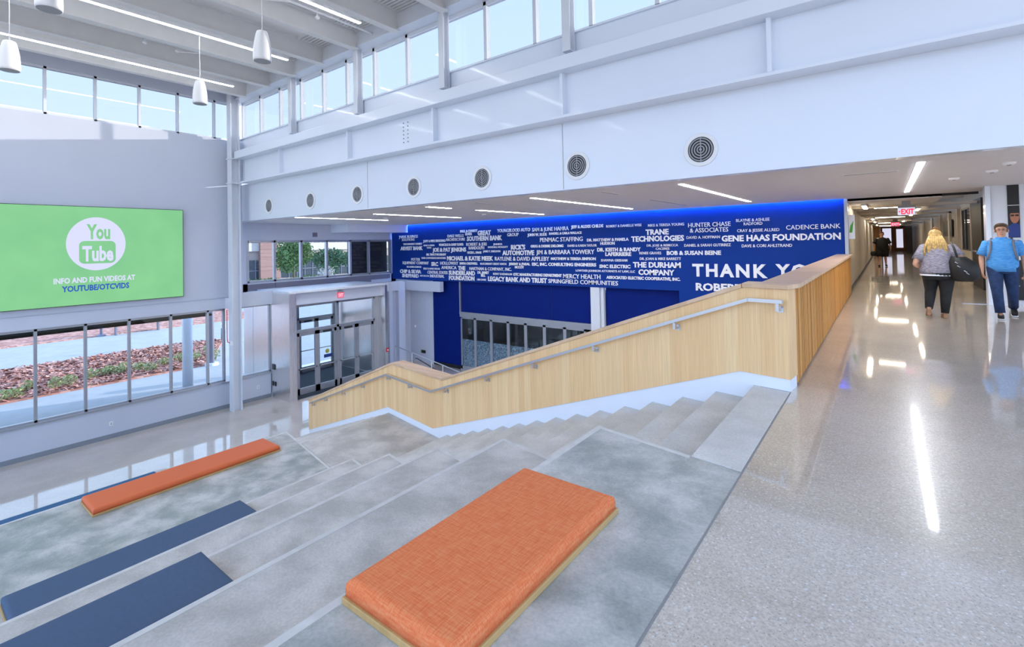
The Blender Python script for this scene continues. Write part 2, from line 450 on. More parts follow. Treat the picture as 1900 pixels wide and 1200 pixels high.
    # vertical wall pieces between matching top and bottom breaks
bs = sorted(set([x for x, _ in top]+[x for x, _ in bot]), reverse=True)
def zi(pl, x):
    for (xa, za), (xb, zb) in zip(pl, pl[1:]):
        if xb-1e-6 <= x <= xa+1e-6: return za+(zb-za)*(x-xa)/(xb-xa)
for xa, xb in zip(bs, bs[1:]):
    mb.slab([WP(xa, 0, zi(bot, xa)), WP(xa, 0, zi(top, xa)), WP(xb, 0, zi(top, xb)), WP(xb, 0, zi(bot, xb))], (.26*SA, .26*CA, 0))
obj('wood_panel', mb, 'wood_panel', par)
mb = MB()
bs = sorted(set([x for x, _ in low_]+[x for x, _ in bot]), reverse=True)
for xa, xb in zip(bs, bs[1:]):
    mb.slab([WP(xa, .012, min(zi(low_, xa), zi(bot, xa))-.3*(xa < -1.2)), WP(xa, .012, zi(bot, xa)), WP(xb, .012, zi(bot, xb)), WP(xb, .012, min(zi(low_, xb), zi(bot, xb))-.3*(xb < -1.2)*(xb > -13))], (.24*SA, .24*CA, 0))
obj('white_base', mb, 'skirting_white', par, label='white painted base strip')
mb = MB()
cap_x = [x for x, _ in top]
for i in range(4):
    (xa, za), (xb, zb) = top[i], top[i+1]
    if i == 0: continue
    if i == 1: xa, za = -1.205, za-.37*.015
    mb.slab([WP(xa, -.02, za), WP(xb, -.02, zb), WP(xb, -.02, zb+.045), WP(xa, -.02, za+.045)], (.31*SA, .31*CA, 0))
obj('cap', mb, 'wood_cap', par, bevel=.004)
# the return along the corridor
ret = empty('slat_balustrade', (-.9, 10.5, 0), 'golden wood slat balustrade with polished cap running along the upper corridor', 'balustrade')
mb = MB(); mb.prism([(-.767, 5.394), (-.742, 5.66), (-.80, 5.68), (-1.02, 5.68), (-1.03, ywall(-1.03))], .12, 1.0)
obj('corner_panel', mb, 'wood_panel', ret)
mb = MB(); mb.prism([(-.775, 5.41), (-.75, 5.655), (-.80, 5.67), (-1.02, 5.67), (-1.03, ywall(-1.03)+.012)], 0, .12)
obj('white_base', mb, 'skirting_white', ret, label='white corner base block')
mb = MB(); mb.box(-1.02, -.803, 5.69, 15.75, 0, .997)
obj('core', mb, 'wood_slat', ret)
mb = MB(); rg = random.Random(4); y = 5.69
while y < 15.70:
    w = .05 if (int(y*3) % 7) else .10
    mb.box(-.80, -.742-.006*rg.random(), y, y+w-.016, .03, .995); y += w
obj('slats', mb, 'wood_slat', ret)
mb = MB(); mb.prism([(-.765, 5.36), (-.69, 5.60), (-.69, 15.77), (-1.06, 15.77), (-1.06, 5.72), (-1.20, 5.74), (-1.20, 5.455)], 1.001, 1.045)
obj('cap', mb, 'wood_cap', ret, bevel=.004)

# handrail
hr = empty('handrail', WP(-7, -.07, ZL), 'square silver handrail on short brackets along the wood parapet', 'handrail')
path = [WP(-.80, -.075, .885), WP(-1.115, -.075, .885), WP(-7.06, -.075, -1.315), WP(-8.84, -.075, -1.325), WP(-13.50, -.075, -3.03)]
mb = MB()
for a, b_ in zip(path, path[1:]):
    a, b_ = Vector(a), Vector(b_); nrm = Vector((SA, CA, 0))*.02
    e_ = (b_-a).normalized()*.005
    mb.slab([a-nrm-e_+Vector((0, 0, -.018)), a-nrm-e_+Vector((0, 0, .018)), b_-nrm+e_+Vector((0, 0, .018)), b_-nrm+e_+Vector((0, 0, -.018))], nrm*2)
obj('rail', mb, 'chrome_rail', hr)
rp = [(-.80, .885), (-1.115, .885), (-7.06, -1.315), (-8.84, -1.325), (-13.50, -3.03)]
for x in (-.84, -1.931, -3.095, -4.243, -5.37, -6.575, -7.868, -8.78, -10.06, -11.19, -12.375, -13.30):
    z = zi(rp, x)
    mb = MB()
    a = Vector(WP(x, -.075, z)); nv = Vector((SA, CA, 0)); tv = Vector((-CA, SA, 0))
    mb.slab([a-tv*.015-nv*.015+Vector((0, 0, -.02)), a+tv*.015-nv*.015+Vector((0, 0, -.02)), a+tv*.015-nv*.015+Vector((0, 0, -.095)), a-tv*.015-nv*.015+Vector((0, 0, -.095))], nv*.03)
    mb.slab([a-tv*.015+Vector((0, 0, -.07)), a+tv*.015+Vector((0, 0, -.07)), a+tv*.015+Vector((0, 0, -.095)), a-tv*.015+Vector((0, 0, -.095))], nv*.073)
    mb.slab([a-tv*.03+nv*.067+Vector((0, 0, -.05)), a+tv*.03+nv*.067+Vector((0, 0, -.05)), a+tv*.03+nv*.067+Vector((0, 0, -.115)), a-tv*.03+nv*.067+Vector((0, 0, -.115))], nv*.008)
    obj('bracket', mb, 'chrome_rail', hr)

# ------------------------------------------------------------------ upholstered benches
def bench(x0, x1, y0, y1, z, cloth, label, h=.075, wb=.03):
    t = empty('bench', ((x0+x1)/2, (y0+y1)/2, z), label, 'bench', 'low upholstered benches on the tiers')
    mb = MB(); mb.box(x0-.012, x1+.012, y0-.012, y1+.012, z, z+wb); obj('wood_base', mb, 'wood_edge', t, bevel=.004)
    # cushion: pillowed block
    nx, ny = 12, 24; v = []; f = []
    rr = .035
    def ed(u, w):                       # rounded shoulder profile
        d = min(u, w-u)
        return 1 if d > rr else math.sqrt(max(0, 1-((rr-d)/rr)**2))
    xs = sorted(set([0, .004, .012, .025, rr]+[(x1-x0)*i/nx for i in range(1, nx) if rr < (x1-x0)*i/nx < x1-x0-rr]+[(x1-x0)-q for q in (0, .004, .012, .025, rr)]))
    ys = sorted(set([0, .004, .012, .025, rr]+[(y1-y0)*i/ny for i in range(1, ny) if rr < (y1-y0)*i/ny < y1-y0-rr]+[(y1-y0)-q for q in (0, .004, .012, .025, rr)]))
    zb = z+wb
    for yy in ys:
        for xx in xs:
            v.append((x0+xx, y0+yy, zb+(h-rr)*(1)+rr*min(ed(xx, x1-x0), ed(yy, y1-y0))))
    n = len(xs)
    for j in range(len(ys)-1):
        for i in range(n-1): f.append((j*n+i, j*n+i+1, (j+1)*n+i+1, (j+1)*n+i))
    mb = MB(); mb.add(v, f)
    per = [i for i in range(n)]+[j*n+n-1 for j in range(1, len(ys))]+[(len(ys)-1)*n+i for i in range(n-2, -1, -1)]+[j*n for j in range(len(ys)-2, 0, -1)]
    o_ = len(mb.v)
    for i in per: q = mb.v[i]; mb.v.append(Vector((q.x, q.y, zb)))
    for k in range(len(per)): k2 = (k+1) % len(per); mb.f.append((per[k], o_+k, o_+k2, per[k2]))
    mb.f.append(tuple(range(o_, o_+len(per))))
    obj('cushion', mb, cloth, t, smooth=True)
    return t
bench(-1.85, -1.225, 1.20, 2.475, 0, 'orange_cloth', 'large woven orange bench nearest the camera on the top concrete tier')
bench(-9.53, -8.90, 1.84, 4.475, -.438*5, 'orange_vinyl', 'long thin orange bench farther away on the wide concrete platform')
bench(-6.575, -6.00, .70, 2.795, -.438*4, 'navy_seat', 'long navy blue bench on the tier above the far orange bench')
bench(-4.20, -3.60, -1.2, 1.505, -.438*2, 'navy_seat', 'nearest navy blue bench in the bottom left corner of the photo')
bench(-10.80, -10.2, -1.2, 3.11, -.438*6, 'teal_strip', 'blue bench mostly hidden below the far edge of the orange bench platform')
# ------------------------------------------------------------------ left wall, its windows and screen
mb = MB()
mb.box(XW-.25, XW, -6, 9.10, ZL, -3.16)
mb.box(XW-.25, XW, -6, 8.12, -.58, 5.43)
mb.box(XW-.25, XW, -6, 8.12, 6.80, 7.45)
mb.box(XW-.25, XW, 7.95, 8.12, 5.43, 6.80)
mb.box(XW-.25, XW, 8.12, 9.10, -.58, -.10)
ST('wall_left', mb, 'wall_paint')
mb = MB(); mb.box(XW, XW+.03, -6, 7.9, -.57, -.20); mb.box(XW, XW+.045, -6, 7.9, -.215, -.20)
ST('trim_3', mb, 'wall_paint')
mb = MB(); mb.box(XW, XW+.05, -6, 9.12, -3.20, -3.155)
ST('trim_4', mb, 'aluminium')
mb = MB(); mb.box(XW, XW+.02, -6, 9.10, ZL, ZL+.13)
ST('baseboard_left', mb, 'grey_base')

def window(name, x, ys, z0, z1, fw=.05, dp=.12, axis='y', pane='glass', wide=(), frame='aluminium'):
    mb = MB(); gl = MB()
    def bx(m, a0, a1, b0, b1, c0, c1):
        if axis == 'y': m.box(b0, b1, a0, a1, c0, c1)
        else: m.box(a0, a1, b0, b1, c0, c1)
    lo, hi = min(ys), max(ys)
    bx(mb, lo, hi, x-dp/2, x+dp/2, z0, z0+fw); bx(mb, lo, hi, x-dp/2, x+dp/2, z1-fw, z1)
    for y in ys:
        w = fw*1.0
        bx(mb, y-w/2, y+w/2, x-dp/2, x+dp/2, z0, z1)
    o = ST(name, mb, frame)
    bx(gl, lo, hi, x-.006, x+.006, z0+fw*.5, z1-fw*.5)
    ST('pane', gl, pane, o)
    return o
window('window_1', XW-.12, [-5.9, -4.8, -3.75, -2.7, -1.6, -.5, .55, 1.62, 2.68, 3.74, 4.78, 5.89, 6.98, 7.50], -3.16, -.58, .065)
window('window_2', XW-.12, [7.75, 8.05, 9.12], -3.16, -.58, .065)
window('window_3', XW-.12, [-5.0, -3.9, -2.8, -1.65, -.5, .65, 1.77, 2.89, 3.995, 5.083, 6.134, 7.254, 7.93], 5.43, 6.80, .065, frame='steel_paint', pane='glass_solar')

scr = empty('video_wall', (XW+.06, 3.967, -.015), 'large flat video wall showing green slide with round logo on left wall', 'screen')
mb = MB(); mb.box(XW, XW+.115, 1.73, 6.20, -.015, 2.86); obj('casing', mb, 'black', scr)
mb = MB(); mb.box(XW+.11, XW+.122, 1.745, 6.185, 0, 2.845); obj('display', mb, 'screen_green', scr)
XS = XW+.1222
def on_screen(x, z, d): return (XS+d, x, z)
def disc(cy, cz, ry, rz, d0, d1, n=64):
    m = MB(); m.slab([(XS+d0, cy+ry*math.cos(2*PI*i/n), cz+rz*math.sin(2*PI*i/n)) for i in range(n)], (d1-d0, 0, 0)); return m
obj('logo_disc', disc(3.967, 1.761, .685, .784, 0, .0012), 'screen_logo', scr, label='pale round logo')
obj('logo_lettering', text_mb('You', 3.735, .545, 1.915, .43, True, lambda x, z, d: (XS+.0012+d, x, z), .0012), 'screen_green', scr, label='green word on the logo')
m = MB(); pts = []
for cy, cz, a0 in ((4.408-.13, 1.845-.13, 0), (3.566+.13, 1.845-.13, 90), (3.566+.13, 1.18+.13, 180), (4.408-.13, 1.18+.13, 270)):
    for i in range(9): a = rad(a0+i*90/8); pts.append((XS+.0012, cy+.13*math.cos(a), cz+.13*math.sin(a)))
m.slab(pts, (.0012, 0, 0)); obj('logo_tube', m, 'screen_green', scr, label='green rounded rectangle on the logo')
obj('logo_lettering', text_mb('Tube', 3.635, .72, 1.265, .44, True, lambda x, z, d: (XS+.0024+d, x, z), .0012), 'screen_logo', scr, label='pale word on the logo')
obj('slide_lettering', text_mb('INFO AND FUN VIDEOS AT', 3.02, 1.865, .64, .155, True, on_screen, .0015), 'screen_logo', scr, label='white line of lettering')
obj('slide_lettering', text_mb('YOUTUBE/OTCVIDS', 3.19, 1.545, .40, .165, True, on_screen, .0015), 'screen_text_blue', scr, label='blue line of lettering')

# column at the corner, with alarm box and red pipe
c = empty('steel_column', (-18.18, 7.62, ZL), 'tall pale steel column rising beside the left windows to the roof', 'column')
mb = MB(); mb.box(-18.33, -18.03, 7.47, 7.50, ZL, 7.0); mb.box(-18.33, -18.03, 7.74, 7.77, ZL, 7.0); mb.box(-18.195, -18.165, 7.50, 7.74, ZL, 7.0)
obj('shaft', mb, 'steel_paint', c)
mb = MB(); mb.box(-18.36, -18.00, 7.44, 7.80, 3.80, 3.85); mb.box(-18.36, -18.0, 7.44, 7.80, 4.66, 4.70)
obj('bearing_plate', mb, 'steel_paint', c)
mb = MB(); mb.box(XW, -18.33, 7.5, 7.74, -.58, -.2); obj('wall_tie', mb, 'steel_paint', c)
al = empty('junction_box', (-18.0, 7.62, -1.75), 'small white junction box with red conduit on the steel column', 'junction box')
mb = MB(); mb.box(-18.13, -18.00, 7.42, 7.467, -1.80, -1.66); obj('box', mb, 'sign_white', al)
mb = MB(); mb.tube([(-18.4, 7.44, -.60), (-18.4, 7.44, -1.58), (-18.36, 7.44, -1.72), (-18.13, 7.44, -1.73)], .014); obj('conduit', mb, 'red', al, label='red conduit')

# outlets on the low wall
for y, z, lb in ((4.30, -3.66, 'small white outlet plate low on the left wall below the windows'), (8.62, -3.62, 'small white outlet plate low on the wall between column and steel portal')):
    t = empty('outlet', (XW, y, z-.06), lb, 'outlet')
    mb = MB(); mb.box(XW, XW+.012, y-.045, y+.045, z-.06, z+.06); obj('plate', mb, 'sign_white', t, bevel=.004)
    mb = MB(); mb.box(XW+.012, XW+.016, y-.02, y+.02, z-.035, z-.008); mb.box(XW+.012, XW+.016, y-.02, y+.02, z+.008, z+.035); obj('socket', mb, 'grille_grey', t)

# ------------------------------------------------------------------ bulkhead with round vents
mb = MB(); mb.box(XW-1.2, 7, YV, YV+.22, ZS, 3.86)
ST('wall_right', mb, 'white_paint')
mb = MB()
for x in (-4.96, -11.19): mb.box(x-.006, x+.006, YV-.003, YV, ZS+.02, 3.85)
ST('trim_5', mb, 'grille_grey')
vl = ['nearest and largest', 'second nearest', 'third nearest', 'fourth nearest', 'third from the left end', 'second from the left end', 'farthest and leftmost']
for k in range(7):
    x = [-2.344, -4.648, -7.052, -9.311, -11.651, -14.063, -16.676][k]; z = 2.97
    t = empty('round_vent', (x, YV, z-.27), 'round louvred air vent in the white bulkhead, '+vl[k], 'vent', 'round vents in the bulkhead')
    def ring(r0, r1, y0, y1, n=40):
        m = MB(); v = []; f = []
        for i in range(n):
            a = 2*PI*i/n; ca, sa = math.cos(a), math.sin(a)
            v += [(x+r0*ca, y0, z+r0*sa), (x+r1*ca, y0, z+r1*sa), (x+r1*ca, y1, z+r1*sa), (x+r0*ca, y1, z+r0*sa)]
        for i in range(n):
            j = (i+1) % n
            for a, b_ in ((0, 1), (1, 2), (2, 3), (3, 0)): f.append((4*i+a, 4*i+b_, 4*j+b_, 4*j+a))
        m.add(v, f); return m
    obj('flange', ring(.205, .27, YV-.022, YV), 'speaker_white', t, bevel=.004)
    m = MB(); m.slab([(x+.206*math.cos(2*PI*i/40), YV-.001, z+.206*math.sin(2*PI*i/40)) for i in range(40)], (0, -.003, 0)); obj('throat', m, 'black', t)
    obj('louvres', merge(*[ring(r, r+.018, YV-.024, YV-.006) for r in (.045, .088, .130, .172)]), 'grille_grey', t)
    m = MB(); m.box(x-.008, x+.008, YV-.02, YV-.008, z-.2, z+.2); m.tube([(x, YV-.03, z), (x, YV-.004, z)], .022, 12); obj('spine', m, 'grille_grey', t)

# plate girder above the bulkhead
g = empty('plate_girder', (-6, 7.85, 3.8), 'long white steel plate girder with stiffeners above the round vents', 'girder')
mb = MB(); mb.box(-18.0, 7, 7.86, 7.90, 3.88, 4.68); obj('web', mb, 'white_paint', g)
mb = MB(); mb.box(-18.0, 7, 7.73, 8.113, 3.835, 3.885); obj('bottom_flange', mb, 'white_paint', g)
mb = MB(); mb.box(-18.0, 7, 7.56, 7.93, 4.665, 4.925); obj('top_beam', mb, 'white_paint', g, bevel=.01)
for x in (-15.23, -11.54, -8.20, -4.73, -1.25, 2.2):
    mb = MB(); mb.box(x-.03, x+.03, 7.72, 7.86, 3.885, 4.665); obj('stiffener', mb, 'white_paint', g)
for cx in (-9.36, -9.20):
    for k in range(6): obj('bolt', MB().tube([(cx, 7.86, 4.05+.095*k), (cx, 7.845, 4.05+.095*k)], .016, 8), 'grille_grey', g)
for k in range(12): obj('bolt', MB().tube([(-17.9, 7.86, 3.95+.06*k), (-17.9, 7.845, 3.95+.06*k)], .014, 8), 'grille_grey', g)
mb = MB(); mb.box(XW-.25, 7, 7.98, 8.2, 3.89, 4.925); mb.box(XW-.25, 7, 7.95, 8.2, 4.925, 5.43); mb.box(XW, 7, 7.935, 7.95, 4.925, 5.02)
ST('wall_clerestory', mb, 'white_paint')
mb = MB(); mb.box(XW, 7, 7.9, 8.2, 5.43, 5.455); ST('trim_6', mb, 'white_paint')
ms = [-18.45, -17.1, -15.75, -14.45, -13.2, -12.0, -10.75, -9.42, -8.13, -6.83, -5.52, -4.25, -2.98, -1.7, -.45, .8, 2.1, 3.4]
window('window_4', 8.10, ms, 5.455, 6.80, .08, .12, axis='x', frame='steel_paint', pane='glass_solar')
for k, x in enumerate((-14.52, -11.12, -7.87, -4.60, -1.2)):
    mb = MB(); mb.box(x-.085, x+.085, 7.72, 7.735, 5.07, 6.85); mb.box(x-.085, x+.085, 7.885, 7.90, 5.07, 6.85); mb.box(x-.012, x+.012, 7.735, 7.885, 5.07, 6.85)
    mb.box(x-.085, x+.085, 7.72, 7.94, 5.05, 5.07)
    obj('clerestory_post', mb, 'steel_paint', None, 'white steel post in front of the clerestory windows, %s from the room corner' % ORD[k], 'post', 'clerestory posts')

# ------------------------------------------------------------------ roof
mb = MB(); mb.box(XW-.25, 7, -6, 8.45, 7.26, 7.5)
for k in range(9): mb.box(XW, 7, 6.95+.1*k, 7.0+.1*k, 7.21, 7.26)
ST('ceiling', mb, 'deck_paint')
mb = MB(); mb.box(XW, 7, 7.72, 7.80, 6.84, 7.26); mb.box(XW, 7, 7.68, 8.2, 6.80, 6.84)
ST('trim_7', mb, 'steel_paint')
bx_ = [-17.38, -15.76, -14.20, -12.67, -11.04, -9.37, -7.73, -6.1, -4.45]
for k, x in enumerate(bx_):
    t = empty('roof_beam', (x, 1, 6.73), 'white steel roof beam, %s from the left window wall' % ORD[k], 'beam', 'white roof beams')
    mb = MB(); mb.box(x-.012, x+.012, -6, 7.72, 6.755, 7.22); obj('web', mb, 'deck_paint', t)
    mb = MB(); mb.box(x-.1, x+.1, -6, 7.72, 6.73, 6.755); obj('flange', mb, 'deck_paint', t)
    mb = MB(); mb.box(x-.1, x+.1, -6, 7.72, 7.22, 7.26); obj('flange', mb, 'deck_paint', t)
for k, (x, y0) in enumerate(((-16.57, 6.97), (-13.12, 6.95), (-9.67, 6.88))):
    t = empty('linear_light', (x, 1, 6.74), 'long suspended linear light, %s from the left window wall' % ORD[k], 'light', 'suspended linear lights')
    mb = MB(); mb.box(x-.045, x+.045, -5.5, y0, 6.755, 6.86); obj('housing', mb, 'speaker_white', t)
    mb = MB(); mb.box(x-.038, x+.038, -5.49, y0-.01, 6.74, 6.755); obj('diffuser', mb, 'led_soft', t)
    for y in (-4, -1, 2.2, 5.2): obj('hanger', MB().tube([(x, y, 6.86), (x, y, 7.26)], .006, 6), 'speaker_white', t)
for k, (x, z, y1) in enumerate(((-15.0, 7.0, 7.6), (-10.35, 6.98, 7.65))):
    t = empty('sprinkler_pipe', (x, 1, z), ('white sprinkler pipe with two heads between the left roof beams', 'white sprinkler pipe between roof beams above the hanging speaker by clerestory')[k], 'pipe')
    mb = MB(); mb.tube([(x, -5, z), (x, y1, z)], .028, 10); mb.tube([(x, y1, z), (x, y1+.15, z-.05)], .035, 10); obj('pipe', mb, 'speaker_white', t)
    for y in ((4.18, 4.9), (3.0, 6.2))[k]:
        mb = MB(); mb.tube([(x, y, 7.2), (x, y, z-.1)], .016, 8); mb.ball((x, y, z-.13), .055, .055, .045, 12, 8); obj('sprinkler_head', mb, 'speaker_white', t)
    mb = MB(); mb.tube([(x, 5.6, z), (x-.45, 5.1, z+.02)], .018, 8); obj('brace', mb, 'speaker_white', t)

pl = ['white bullet shaped pendant speaker hanging nearest the clerestory windows', 'white bullet shaped pendant speaker farthest away near the room corner',
      'white bullet shaped pendant speaker at the left edge of the photo', 'white pendant speaker cut off by the top edge of the photo']
for k, (x, y, z) in enumerate(((-9.28, 4.42, 5.34), (-13.31, 4.82, 5.39), (-13.37, 1.56, 5.34), (-9.76, 1.55, 5.40))):
    t = empty('pendant_speaker', (x, y, z-.29), pl[k], 'speaker', 'pendant speakers')
    prof = [(.155, -.29), (.16, -.24), (.157, -.12), (.145, .02), (.125, .14), (.105, .23), (.09, .27), (.06, .285)]
    mb = MB(); mb.loft([(x, y, z+h, r, r) for r, h in prof], 28); obj('shell', mb, 'speaker_white', t, smooth=True)
    mb = MB(); mb.loft([(x, y, z-.297, .143, .143), (x, y, z-.288, .148, .148)], 28); obj('grille', mb, 'grille_grey', t)
    mb = MB(); mb.tube([(x, y, z+.28), (x+.012, y, z+.6), (x, y, z+1.0), (x, y, 7.25)], .008, 6); obj('cable', mb, 'speaker_white', t)

# ------------------------------------------------------------------ soffit over the lower hall, its lights
mb = MB(); mb.box(XW-1.13, 7, YV+.22, 15.70, ZS, ZS+.25); mb.box(-.80, 7, 15.70, 15.90, ZS, ZS+.25)
ST('ceiling_soffit', mb, 'soffit_paint')
segs = [(.43, 8.83, 14.6, 'over the upper walkway'), (-2.93, 8.85, 14.5, 'left of the one over the walkway'), (-6.30, 8.91, 14.35, 'third counted from the walkway'), (-9.60, 10.75, 14.28, 'long one of the fourth row from the walkway'),
        (-9.60, 8.79, 9.69, 'short one of the fourth row from the walkway'), (-12.66, 9.4, 13.27, 'second from the left end of the soffit'), (-15.45, 8.36, 12.1, 'at the left end of the soffit')]
for x, y0, y1, lb in segs:
    t = empty('recessed_light', (x, (y0+y1)/2, ZS-.01), 'recessed linear ceiling light '+lb, 'light', 'recessed linear lights')
    mb = MB(); mb.box(x-.052, x+.052, y0, y1, ZS-.004, ZS+.004); obj('frame', mb, 'speaker_white', t)
    mb = MB(); mb.box(x-.044, x+.044, y0+.01, y1-.01, ZS-.008, ZS-.003); obj('diffuser', mb, 'led_white', t)
for x0, x1, y0, y1, lb in ((-.54, .20, 9.70, 9.80, 'slot air diffuser in the soffit beside the walkway light'), (-4.62, -4.54, 8.95, 9.77, 'dark slot diffuser near bulkhead, right one'), (-7.99, -7.91, 8.87, 9.99, 'dark slot diffuser near bulkhead, middle one'),
                           (-11.23, -11.15, 8.89, 9.92, 'dark slot diffuser near bulkhead, left one'), (-4.65, -4.55, 11.6, 14.4, 'slot diffuser in the soffit close to the donor sign')):
    t = empty('slot_diffuser', ((x0+x1)/2, (y0+y1)/2, ZS-.006), lb, 'vent', 'slot diffusers')
    mb = MB(); mb.box(x0, x1, y0, y1, ZS-.006, ZS+.002); obj('frame', mb, 'speaker_white', t)
    mb = MB()
    if x1-x0 > y1-y0: mb.box(x0+.02, x1-.02, y0+.015, y1-.015, ZS-.009, ZS-.004)
    else: mb.box(x0+.015, x1-.015, y0+.02, y1-.02, ZS-.009, ZS-.004)
    obj('slot', mb, 'grille_grey', t)
for x, y, lb in ((1.40, 10.9, 'white smoke detector on the soffit, middle one of the three at right'), (1.45, 9.88, 'white smoke detector on the soffit nearest the right edge'), (1.02, 11.79, 'small flat white detector on the soffit, farthest of three at right'), (-10.75, 12.42, 'tiny white sprinkler cover on soffit above the donor sign names'), (-14.22, 11.04, 'tiny white sprinkler cover on the soffit near the left end')):
    t = empty('smoke_detector', (x, y, ZS-.05), lb, 'detector')
    mb = MB(); mb.loft([(x, y, ZS, .075, .075), (x, y, ZS-.02, .075, .075), (x, y, ZS-.035, .05, .05)], 20); obj('base', mb, 'sign_white', t)
    mb = MB(); mb.loft([(x, y, ZS-.035, .03, .03), (x, y, ZS-.05, .02, .02)], 12); obj('sensor', mb, 'grille_grey', t)
mb = MB(); mb.box(XW-1.13, -18.55, 12.4, 15.72, 2.17, ZS)
ST('trim_8', mb, 'white_paint')
